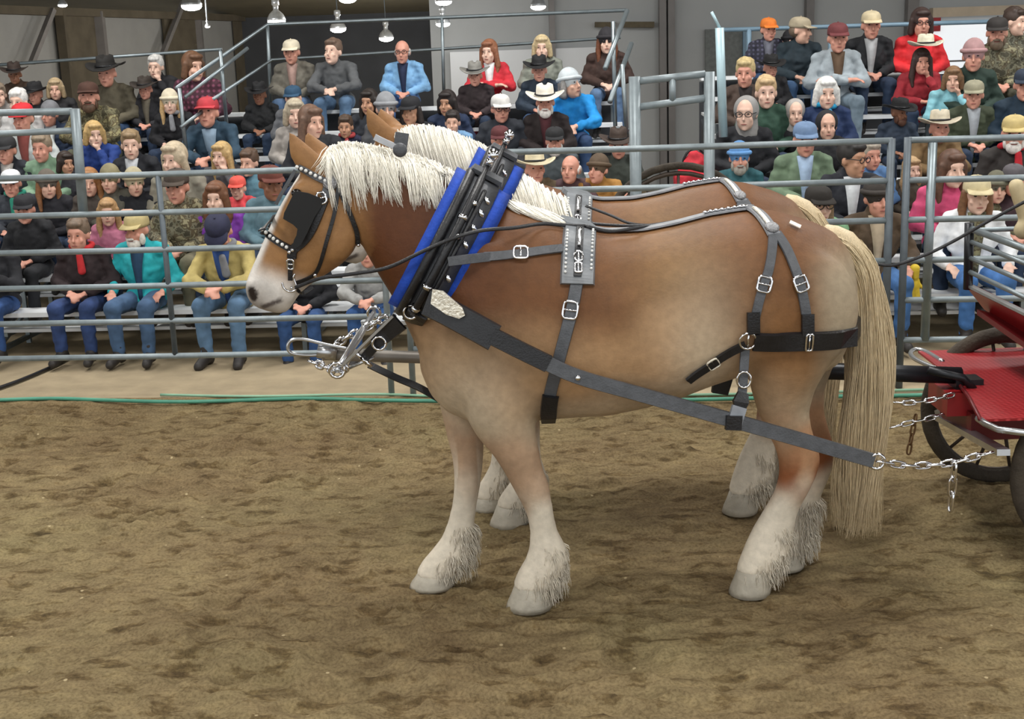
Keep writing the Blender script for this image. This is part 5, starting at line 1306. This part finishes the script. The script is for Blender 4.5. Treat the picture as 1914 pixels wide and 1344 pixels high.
# u, v of the head | row (or None) | pose | yaw deg | skin | hat,colour | hair,colour | jacket | trousers | extras | label
PEOPLE = [
 (28, 140, 4, 'lap', 10, 'd', 'cowboy', '3a2e28', None, '', '4a3a2e', JB, '', 'brown-coated man in a dark cowboy hat, leftmost of the top row'),
 (-2, 178, 3, 'lap', 25, 'p', None, '', 'short', '8a7a68', '8e8a86', DJ, '', 'pale-jacketed person cut off by the left edge'),
 (34, 192, 3, 'lap', 0, 'p', None, '', 'short', 'dcdad6', 'c8c6c4', DJ, '', 'white-haired elderly person in a pale coat behind the red cap'),
 (68, 178, 3, 'lap', -15, 'r', 'cowboy', '1c1c1e', None, '', '34383e', DJ, '', 'man in a black cowboy hat beside the white-haired person at far left'),
 (104, 168, 4, 'lap', 10, 'f', None, '', 'bob', 'b09a78', '2a2a2c', DJ, '', 'fair-haired woman in a dark coat right of the black cowboy hat'),
 (43, 222, 2, 'lap', 5, 'r', 'cap', 'd02c34', 'short', '7a6a5a', 'c4cac8', DJ, 'shirt:8c4a44', 'man in a bright red cap and white jacket at far left'),
 (95, 214, 2, 'lap', -10, 'r', 'beanie', '77787c', None, '', '2c3a52', DJ, 'shirt:b4b8bc', 'man in a grey knit hat and navy jacket behind the left gate rail'),
 (166, 182, 3, 'knees', 15, 'r', 'cap', '4a3026', 'short', '4a3a30', '6a664c', '5a5a48', 'beard:5a4434', 'bearded man in a brown hat and camouflage jacket leaning forward'),
 (200, 138, 4, 'lap', 0, 'r', 'cowboy', '22201e', None, '', '5c5646', JB, '', 'man in a wide dark hat and olive coat on the top left row'),
 (292, 126, 4, 'chin', 0, 'p', None, '', 'short', 'c8c6c2', '1e1e22', JB, '', 'laughing white-haired man with a hand at his chin'),
 (362, 126, 4, 'lap', 40, 'f', None, '', 'bob', '6a4a34', '5a3040', LJ, '', 'brown-haired woman in a maroon plaid shirt behind the stair handrail'),
 (272, 168, 3, 'lap', 5, 'r', 'cowboy', '3a322c', None, '', '26262a', DJ, 'shirt:6a6456', 'man in a grey-brown cowboy hat and black leather jacket'),
 (318, 192, 3, 'lap', 20, 'p', 'beanie', 'd8cdb4', 'long', 'c0a070', '18181c', DJ, 'scarf:8a8c90', 'blonde girl with a pale headband and grey scarf beside the handrail'),
 (388, 212, 2, 'knees', 0, 'r', 'cap', 'b83c44', 'short', '8a8076', '2c4456', DJ, 'shirt:8aa0b4', 'heavy man in a red cap and blue denim jacket below the handrail'),
 (178, 252, 2, 'chin', 35, 'p', None, '', 'bob', 'c0a06a', '203c80', DJ, '', 'blonde woman in a royal blue jacket looking sideways'),
 (245, 272, 2, 'lap', 15, 'p', None, '', 'short', '8a7456', '1c1e24', DJ, 'shirt:d0d4d8', 'short-haired man in a black jacket right of the royal blue jacket'),
 (12, 282, 1, 'lap', 0, 'r', 'cap', '2a2a2c', 'short', '9a948c', '2a2e36', DJ, 'shirt:c8c4be', 'man in a black jacket and dark cap at the left edge, above the white cap'),
 (78, 278, 1, 'lap', -5, 'r', None, '', 'short', '8a7a66', '7c9a80', JB, '', 'ruddy man in a sage green jacket'),
 (124, 306, 1, 'lap', 45, 't', None, '', 'bob', '30241e', '34343a', DJ, '', 'dark-haired child looking right beside the heavy gate post'),
 (325, 300, 1, 'lap', -10, 'p', None, '', 'bob', 'b8a88e', '8a8678', DJ, '', 'grey-blonde woman low behind the fence, left of the woman hiding her face'),
 (415, 292, 1, 'chin', -15, 'p', None, '', 'long', 'b89a68', '5a5a5e', DJ, '', 'long-haired blonde woman with a hand over her face'),
 (22, 344, 1, 'lap', 10, 'r', 'cap', 'dfe2e4', 'short', '9a9288', '343840', DJ, 'scarf:2c8a74', 'man in a white cap and green scarf at the left edge'),
 (90, 346, 1, 'lap', 30, 'f', 'beanie', '6a6258', 'long', '8a5e3c', '24242a', DJ, '', 'woman with a brown knit hat and long auburn hair behind the fence'),
 (168, 342, 1, 'lap', 10, 'f', None, '', 'long', '9a6c42', '4a423c', DJ, '', 'woman with long light brown hair next to the heavy gate post'),
 (206, 336, 1, 'lap', 0, 'f', 'beanie', '8a8264', None, '', '5c5a50', DJ, '', 'person in an olive knit hat just under the top fence rail'),
 (252, 342, 1, 'phone', 30, 'f', 'beanie', 'b8ae90', None, '', '1e2026', DJ, '', 'person in a tan knit hat and black jacket raising a hand'),
 (330, 350, 1, 'lap', 5, 'r', 'cap', '4a4038', 'short', '6a5a48', '74705c', '66624e', '', 'man in a dark brown cap and camouflage jacket behind the fence post'),
 (404, 372, 1, 'lap', 0, 'p', None, '', 'long', '6e4830', '7a3aa0', DJ, 'scarf:d83a4a', 'curly-haired woman in a purple and red jacket'),
 (506, 344, 1, 'lap', 30, 'd', 'cap', '6a3a30', None, '', '5e7c88', DJ, '', 'dark-skinned man in a faded denim jacket left of the horse\'s forehead'),
 (46, 392, 0, 'lap', 10, 'r', 'cap', '26262a', 'short', '8a8680', '18191d', BK, '', 'old man in a dark flat cap and big black coat behind the left fence'),
 (146, 440, 0, 'lap', 5, 'r', None, '', 'short', '6e5c4c', '2a1e20', '2a3f6c', 'scarf:c02c30', 'short-haired woman in a dark brown coat with a red scarf, on the front bench'),
 (202, 398, 1, 'lap', 20, 'f', None, '', 'long', 'a8845a', 'b87088', DJ, '', 'long-haired girl in a pink jacket beside the teal jacket'),
 (256, 430, 0, 'sides', -10, 'r', 'cap', 'b8a878', 'short', '8a8278', '22a0a8', '425c7c', 'beard:d8d4cc shirt:1e3c58', 'white-bearded man in a bright teal jacket and tan cap'),
 (410, 434, 0, 'knees', 5, 'r', 'cap', '2a2c44', 'short', '6a5a4a', 'b8a668', '587694', 'scarf:7c7e84 shirt:2c4a84', 'man in a tan work jacket with a navy cap bowed over his knees'),
 (-22, 452, 0, 'phone', 10, 'r', 'cap', '26262a', None, '', '1e1f24', '2c4c80', '', 'person in a black jacket holding a phone, cut by the left edge'),
 (545, 98, 4, 'lap', 0, 'r', 'cap', 'd6ccb4', 'short', '8a7a6a', '6e6a60', LJ, 'shirt:a88a80', 'man in a tan cap and grey-tan jacket at the left of the top row'),
 (622, 98, 4, 'knees', -20, 'p', None, '', 'short', '6a5648', '56585a', '54708e', '', 'crew-cut man in a grey jacket resting his arms on a raised knee'),
 (752, 98, 4, 'lap', 5, 'r', None, '', 'bald', 'c8c4be', '78a6ce', '48689a', 'shirt:1e2844 glasses', 'bald man with glasses in a light blue jacket'),
 (914, 98, 4, 'crossed', -15, 'p', None, '', 'long', '8a5a40', 'c42c38', '7a2430', 'shirt:e8e8e8', 'red-haired woman in a red jacket over a white shirt'),
 (888, 142, 4, 'lap', 0, 'r', 'cowboy', '86847e', None, '', '32282a', DJ, '', 'man in a light grey cowboy hat and dark brown coat'),
 (486, 178, 3, 'lap', 5, 'd', 'cowboy', '1a1a1c', None, '', '1c1d1f', '22344c', '', 'man in a black cowboy hat and black jacket with clasped hands'),
 (548, 184, 3, 'lap', 0, 'f', 'cap', '2a4a64', None, '', '6a6c70', LJ, '', 'child in a dark teal cap in front of the tan-capped man'),
 (552, 214, 2, 'lap', 10, 'p', None, '', 'bob', 'b0a48e', 'a09a94', DJ, '', 'grey-blonde woman in a pale jacket above the near horse\'s ear'),
 (582, 230, 2, 'lap', 40, 'f', None, '', 'long', '6a5040', '26282e', DJ, '', 'brown-haired woman turned sideways above the near horse\'s ear'),
 (646, 238, 2, 'lap', 0, 't', None, '', 'short', '4a3a2e', '2c3048', DJ, 'scarf:a03a3c', 'small boy in a navy jacket between the two horses\' ears'),
 (690, 192, 3, 'lap', -20, 't', None, '', 'long', '28201c', '30343c', DJ, '', 'dark-haired woman half hidden behind the far horse\'s ear'),
 (722, 204, 3, 'lap', 10, 'f', 'beanie', '8e9094', None, '', '54565a', DJ, '', 'person in a grey knit hat right behind the far horse\'s ear'),
 (768, 208, 3, 'lap', -20, 't', 'cap', '1e1e22', 'bob', '2a2220', '1c1d24', DJ, '', 'woman in a black cap and black jacket above the far horse\'s mane'),
 (836, 194, 3, 'lap', -15, 't', None, '', 'bob', '261e1c', '24324e', DJ, '', 'dark-haired woman in a navy jacket left of the dark brown coat'),
 (846, 230, 2, 'lap', 5, 'f', None, '', 'short', '2a2220', '7aa4cc', DJ, '', 'small child in a light blue jacket just above the far mane'),
 (936, 204, 3, 'lap', 15, 'r', 'cap', 'd2d0cc', 'short', '9a9690', '262a32', DJ, 'glasses', 'man in a white cap and glasses with a dark jacket'),
 (935, 262, 2, 'lap', 0, 'r', 'cap', '5a2c2e', 'short', '9a948c', '46464a', DJ, '', 'grey-haired man in a maroon cap beside the hame balls'),
 (1013, 90, 4, 'lap', 5, 'p', None, '', 'bob', 'c4b088', '7e8278', DJ, '', 'fair-haired woman in a grey-green coat on the top row'),
 (1008, 132, 3, 'lap', 5, 'r', 'cowboy', '1c1c1e', None, '', '2c3846', JB, '', 'man in a black cowboy hat and dark denim jacket in front of the grey-green coat'),
 (1134, 78, 4, 'lap', 5, 'p', 'beanie', '2c2a2e', 'long', '6e4028', '3c2a24', LJ, '', 'long-haired teenager in a dark beanie and brown jacket by the stair rail'),
 (1019, 192, 2, 'lap', 0, 'r', 'cowboy', 'e6e0d2', None, '', '2c2424', DJ, 'beard:e4e0da shirt:4a2026', 'white-bearded man in a white cowboy hat and dark coat'),
 (1066, 158, 3, 'knees', 50, 'f', 'beanie', 'c4ccd0', 'bob', '8a8886', '1e8cd4', '2c4468', '', 'woman in a bright blue jacket and pale knit hat leaning toward her neighbour'),
 (1037, 264, 1, 'lap', 0, 'r', 'cap', '222224', 'short', '8a8682', '4c5458', DJ, 'beard:d4d0ca', 'man in a black cap with a white goatee behind the top fence rail'),
 (1066, 318, 0, 'knees', -10, 'r', None, '', 'bald', 'd8d4ce', '5a4448', DJ, '', 'balding white-haired man bent low behind the fence, near the hames'),
 (1000, 318, 0, 'knees', 10, 'r', 'cowboy', 'd8ccac', None, '', '6a5c48', DJ, '', 'person bent under a straw-coloured cowboy hat just behind the hames'),
 (1156, 272, 1, 'lap', -5, 'r', 'cowboy', '42352e', None, '', '3c423c', DJ, '', 'man in a dark brown hat beside the aisle gate post'),
 (1118, 318, 1, 'knees', -30, 'r', 'beanie', '5a4a3a', None, '', 'a87a3c', DJ, '', 'person bent forward in a tan canvas coat beside the gate post'),
 (1436, 56, 5, 'lap', 10, 'r', 'cap', 'e07c30', 'short', '6a5a4a', '3c3c4c', JB, 'shirt:6a6c78', 'man in an orange cap and dark plaid jacket'),
 (1393, 138, 3, 'lap', -10, 'r', None, '', 'short', 'b8a476', '4a3c34', DJ, 'shirt:2a2424', 'fair-haired man in a brown coat beside the pale blue post'),
 (1440, 128, 4, 'lap', 10, 'r', 'cowboy', '161618', None, '', '1c1c20', DJ, '', 'man in a black cowboy hat below the orange cap'),
 (1432, 174, 2, 'lap', -5, 'p', None, '', 'short', 'c0a47c', '2c4a3c', DJ, '', 'short-haired blonde woman in a forest green jacket'),
 (1394, 214, 2, 'lap', -10, 'p', 'hood', '8e8c8a', None, '', '1c1d22', DJ, 'glasses', 'woman with glasses and a grey hood over a black jacket'),
 (1382, 296, 0, 'lap', 0, 'r', 'beanie', '5c8cc0', None, '', '2c5a62', DJ, 'beard:9a968e', 'grey-bearded man in a blue and white knit hat and teal jacket'),
 (1474, 82, 4, 'lap', 0, 'p', 'beanie', '1e1e22', None, '', '2a2a30', LJ, 'scarf:5c6a70', 'boy in a black knit hat and dark open jacket'),
 (1496, 58, 5, 'lap', 60, 'f', 'cap', 'a89c84', 'short', '6a5a4a', '1e2c34', '46648a', '', 'person in a tan cap and dark teal jacket looking away'),
 (1566, 72, 4, 'crossed', 0, 'r', 'cap', '6a3436', 'short', '8a7a6a', '98a2a8', '6a7a86', 'shirt:5a4634', 'man with crossed arms, grey sleeves and a brown camouflage vest'),
 (1628, 48, 4, 'lap', 0, 'r', 'cap', 'cabb9a', 'short', '8a7a6a', '1a1c20', '24344c', 'shirt:a8aaac', 'man in a tan cap and black zip jacket over a grey shirt'),
 (1722, 44, 4, 'lap', 5, 'r', None, '', 'bob', '3a2a26', 'd02a30', DJ, 'glasses', 'dark-haired woman with glasses in a bright red jacket'),
 (1722, 116, 3, 'chin', -5, 'r', None, '', 'long', '3c2a26', '9a2832', DJ, '', 'woman in a maroon jacket resting her chin on her hand'),
 (1820, 106, 3, 'lap', -10, 'r', 'beanie', 'a88484', None, '', '263830', DJ, '', 'smiling woman in a pinkish knit hat and dark green coat'),
 (1864, 62, 4, 'lap', -20, 'r', 'cap', '2e2a28', 'short', '5a4a3c', '6a6856', '4a4a3c', 'beard:6a5a4a', 'man in a dark cap and camouflage coat on the upper right'),
 (1898, 42, 5, 'lap', 45, 'p', None, '', 'short', '3a2c24', '6a6a5c', DJ, '', 'dark-haired young person in profile at the top right corner'),
 (1781, 150, 3, 'chin', -20, 'f', None, '', 'bob', '7a5c40', '8ac4d0', '6a92b4', '', 'child in a pale aqua jacket leaning on one hand'),
 (1820, 178, 2, 'lap', -15, 'r', 'cap', '94907a', 'short', '8a8278', '38402e', DJ, 'shirt:a4aab0', 'man in a grey-green cap and dark olive jacket'),
 (1545, 176, 2, 'lap', 0, 'p', None, '', 'bob', 'dcdcd8', '24365c', DJ, 'scarf:2a98c4', 'white-haired woman with a bright blue scarf and navy jacket'),
 (1486, 212, 2, 'lap', 5, 'p', 'hood', 'a4a09c', None, '', '1a1b20', DJ, '', 'young woman in a pale grey hood left of the blue scarf'),
 (1546, 236, 1, 'lap', 0, 'f', 'hood', '202024', None, '', '1c1c20', DJ, '', 'child in a black hood in front of the blue scarf'),
 (1680, 212, 2, 'lap', 25, 'd', 'cowboy', '141416', None, '', '2a3646', DJ, 'beard:5a3a2a', 'bearded man in a large black cowboy hat'),
 (1756, 242, 1, 'knees', 5, 'r', 'cowboy', 'c8bea8', None, '', '7a6242', DJ, '', 'man in a tan cowboy hat looking down, brown canvas coat'),
 (1896, 250, 1, 'lap', -10, 'r', 'cap', 'c4b078', 'short', '9a948c', '2e2a28', DJ, 'beard:dcd8d2 scarf:b82430', 'white-bearded man in a straw cap with a red scarf'),
 (1505, 262, 1, 'lap', 0, 'r', 'cap', '6c84a4', 'short', '9a948c', '6c8068', DJ, 'shirt:a8c0dc', 'man in a faded blue cap and sage jacket over a light blue shirt'),
 (1594, 300, 0, 'lap', 40, 't', None, '', 'short', '24201e', '20222a', DJ, 'glasses shirt:d8dce0', 'dark-haired man with glasses in profile, black jacket'),
 (1628, 292, 1, 'lap', 20, 'r', None, '', 'short', 'a49a8c', '5c84b4', DJ, '', 'grey-haired person in a light blue shirt behind the dark-haired man'),
 (1704, 318, 1, 'lap', 20, 'p', None, '', 'long', 'a88a64', '4a4238', DJ, '', 'fair-haired child peering between the fence posts'),
 (1780, 318, 1, 'lap', 20, 'p', None, '', 'long', '5a3e2e', 'c84c74', DJ, '', 'brown-haired woman in a pink jacket'),
 (1826, 366, 0, 'sides', 0, 'p', 'cap', 'd2c49c', 'long', '7a563a', 'e8ebee', '3c68a0', 'shirt:6a6850', 'woman in a tan cap with long brown hair, white sleeves and a camouflage vest'),
 (1894, 338, 1, 'lap', -10, 'r', 'cap', '5a565a', 'short', '6a5a4c', '3c2a30', DJ, '', 'person in a dark grey cap at the right edge behind the fence'),
 (1640, 372, 0, 'sides', 15, 'r', 'beanie', '3c3632', None, '', '50402f', '3c6496', 'shirt:b4a48c', 'ruddy man in a dark hat and brown canvas coat beside the fence posts'),
 (1530, 384, 0, 'lap', 10, 'p', 'cap', '2a2622', 'bob', '8a7458', '7aa47c', DJ, 'glasses', 'person in a black cap with sunglasses peeking over the far horse\'s tail'),
 (1916, 160, 3, 'lap', -10, 'r', 'cap', '2a3444', 'short', '6a5a4c', '1c3040', '3c5c84', '', 'person in a dark blue jacket cut off by the right edge'),
 (1862, 352, 1, 'lap', 0, 'f', 'beanie', '6c6a58', None, '', '66664e', DJ, '', 'person in camouflage behind the woman with white sleeves'),
 (566, 470, 0, 'lap', 10, 'r', None, '', 'short', '4a3a30', '1c1d22', '2c4c7c', '', 'person in jeans hidden behind the near horse\'s head'),
 (690, 470, 0, 'knees', 0, 'r', None, '', 'short', '5a4a3a', '9a9a98', '2c5288', '', 'person in a grey top and jeans seen under the near horse\'s neck'),
 (470, 330, 1, 'lap', -10, 'f', None, '', 'short', '5a4638', '5c8494', DJ, '', 'person in a faded blue shirt just left of the near horse\'s forehead'),
 (445, 352, 1, 'lap', 0, 'f', 'cap', 'd8584c', None, '', 'd84a50', DJ, '', 'child in a coral cap and jacket behind the purple jacket'),
]
def assign(rows_l=8, rows_r=9):
    """seat every head on the row whose sitting height fits, without stacking people into each other"""
    C = []
    for i, p in enumerate(PEOPLE):
        u, v, _, pose, label = p[0], p[1], p[2], p[3], p[-1]
        yaw = math.radians(round(p[4] / 15) * 15); nod = .75 if label.startswith('man in a tan work') else (-.05 if pose == 'knees' else .12)
        lean = POSE[pose][0]; hc = RX(lean) @ (Vector((0, -.02, .60)) - PIV) + PIV + Vector((0, -.05, .090))
        kid = any(k in label for k in ('child', 'boy', 'girl'))
        for r in range(rows_l if u < 1250 else rows_r):
            sc = 1.
            for _k in range(4):
                q = BP(u, v, S_off(r) + hc.y * sc); sc = (q.z - S_z(r)) / hc.z
            C.append((abs(sc - (.86 if kid else 1.03)), i, r, sc, (q - FA).dot(EX), pose, yaw, nod))
    C.sort(key=lambda c: c[:3]); done = {}; occ = {}
    for lim, gap in ((.30, .20), (.32, .15), (.6, .10), (9, 0)):
        for c in C:
            cost, i, r, sc, t = c[:5]
            if i in done or cost > lim: continue
            if any(abs(t - t2) < gap * (sc + s2) for t2, s2 in occ.get(r, [])): continue
            done[i] = c; occ.setdefault(r, []).append((t, sc))
    for i, p in enumerate(PEOPLE):
        u, v, row, pose, yw, sk, hk, hcol, hr, hrc, jc, tc, ex, label = p
        _, _, r, sc, t, pose, yaw, nod = done[i]; kid = any(k in label for k in ('child', 'boy', 'girl')); hz = .69 * sc
        sc = min(.96 if kid else 1.10, max(.78 if kid else .92, sc)); dz = min(.16, max(-.16, hz - .69 * sc))
        person(label, FT(t, S_off(r), S_z(r) + dz), _fa, sc, pose, yaw, nod, sk, hk, hcol, hr, hrc, jc, tc, ex)
assign()

# driver on the wagon seat, boots propped on the dash rail
person('wagon driver with tan boots propped up on the dash rail', Vector((3.42, 6.36, 1.24)), math.radians(-90), 1.0, 'drive', 0., .1, 'r', 'cap', '4a4038', 'short', '6a5a48', '5a5648', '46423c', '', 'wagon crew', 'b8a884')

# ================================================================== BITS IN THE AISLE AND ON THE FENCE SIDE
def folded_chair(label, t, off, ang, col):
    T = thing('folded_chair', label, 'chair', FT(t, off, 0), 'folded chairs in the aisle'); T.rotation_euler = (0, 0, _fa + ang)
    m = M('chair_frame', (40, 42, 46), .4, .5)
    for s in (-1, 1):
        MB().tube([(s * .22, 0, 0), (s * .22, .12, .55), (s * .21, .22, 1.02)], .013, 8).build('leg', m, T)
        MB().tube([(s * .19, .16, 0), (s * .19, .13, .45), (s * .19, .05, .78)], .013, 8).build('leg', m, T)
    MB().bar((0, .06, .28), (0, .15, .68), .38, .03, Vector((0, 1, .2))).build('seat', cloth(col), T, smooth=False)
    MB().bar((-.2, .19, .92), (.2, .19, .92), .03, .18).build('backrest', cloth(col), T, smooth=False)
for i, (u, off, ang, col, lb) in enumerate(((1215, 2.2, .2, '2a2c30', 'dark folding chair leaning at the left of the aisle'), (1236, 2.6, -.2, '3a2a2e', 'brownish folding chair second from the left in the aisle'), (1262, 2.9, .3, '1e2024', 'black folding chair in the middle of the aisle'), (1288, 3.2, .0, '7a2a30', 'dark red folding chair right of the middle of the aisle'), (1306, 2.4, -.3, '26282c', 'black folding chair beside the right gate post'))):
    folded_chair(lb, tt(u, off, 300), off, ang, col)
def bag(label, u, v, off, size, col, cat='bag', name='duffel_bag', handle=True):
    p = BP(u, v, off); T = thing(name, label, cat, FT(tt(u, off, v), off, 0))
    m = MB(); m.ball((0, 0, size[2] / 2), (size[0] / 2, size[1] / 2, size[2] / 2), 16, 10); m.box((0, 0, size[2] * .45), (size[0] * .8, size[1] * .8, size[2] * .8)); 
    me = wrinkle(remesh(m, .02, 4, .5, 'bag'), .012, 3); obj('bag_body', me, cloth(col), T)
    if handle: MB().tube([(size[0] * .25 * math.cos(a), 0, size[2] * .9 + .16 * math.sin(a)) for a in np.linspace(0, math.pi, 9)], .012, 6).build('bag_handle', BLACK, T)
    return T
bag('bright red bag piled in the aisle behind the gate', 1300, 250, 3.4, (.5, .34, 1.55), 'c8303c')
# black spoked cart wheel standing behind the middle fence panel
p = BP(1268, 372, 1.0); CW = thing('cart_wheel', 'dark spoked cart wheel standing in the aisle behind the far horse', 'wheel', Vector((p.x, p.y, 0))); RR = p.z + .26 - .62
for q, (rr, tk) in enumerate(((.62, .03), (.56, .018))):
    MB().tube([(rr * math.cos(a), 0, .98 + rr * math.sin(a)) for a in np.linspace(0, 6.283, 36, endpoint=False)], tk, 8, closed=True, ref=YV).build('tyre' if q == 0 else 'rim', TIRE if q == 0 else SPOKE, CW)
MB().tube([(0, -.06, .98), (0, .06, .98)], .06, 12).build('hub', BPOLE, CW)
for k in range(12):
    a = math.pi * k / 6; MB().tube([(.05 * math.cos(a), 0, .98 + .05 * math.sin(a)), (.56 * math.cos(a), 0, .98 + .56 * math.sin(a))], .012, 6).build('spoke', SPOKE, CW)
MB().box((0, 0, .18), (.3, .3, .36)).build('stand_block', M('timber_block', (110, 90, 66), .8), CW, smooth=False)
# yellow work glove hanging by the front bench
g = BP(1709, 530, 1.3); GL = thing('work_glove', 'yellow work glove hanging beside the ruddy man\'s knee', 'glove', g)
m = MB(); m.ball((0, 0, .0), (.05, .025, .07), 12, 8); m.cap((0, 0, .06), (0, 0, .12), .038, .045)
for k in range(4): m.cap((-.035 + .023 * k, -.005, -.05), (-.04 + .027 * k, -.012, -.13 + .012 * abs(k - 1.5)), .013, .011, 8)
m.cap((.04, 0, -.0), (.075, -.01, -.05), .014, .012, 8)
obj('glove_hand', remesh(m, .008, 2, .5, 'glove'), M('glove_yellow', (214, 184, 50), .7), GL)
# white number tag on the near croup, and on the far one
def card(label, H, u, v, ang, w_, h_):
    h = H(u, v)
    if h is None: return
    l, n = h; t = Vector((math.cos(ang), 0, -math.sin(ang))); t = (t - n * t.dot(n)).normalized(); b_ = n.cross(t)
    MB().add([q + n * z for z in (.012, .016) for q in (-t * w_ - b_ * h_, t * w_ - b_ * h_, t * w_ + b_ * h_, -t * w_ + b_ * h_)], [(0, 1, 2, 3), (7, 6, 5, 4), (0, 4, 5, 1), (1, 5, 6, 2), (2, 6, 7, 3), (3, 7, 4, 0)]).build('paper_tag', M('tag_white', (236, 228, 214), .6), smooth=False, label=label, category='tag', loc=l)
card('small white tag on the near horse\'s croup', HN, 1484, 424, .9, .026, .014)
card('small white tag on the far horse\'s croup', HF, 1432, 358, .35, .034, .016)
# hat resting in front of the woman in red
hb = BP(1730, 84, S_off(6) - .35); HT = thing('cowboy_hat', 'pale cowboy hat resting on the lap of the woman in bright red', 'hat', hb)
q = obj('hat_felt', head_part('cowboy'), cloth('d8d2bc', 'felt'), HT); q.location = (0, 0, -.06)
q = obj('hat_band', head_part('band'), BLACK, HT); q.location = (0, 0, -.06)
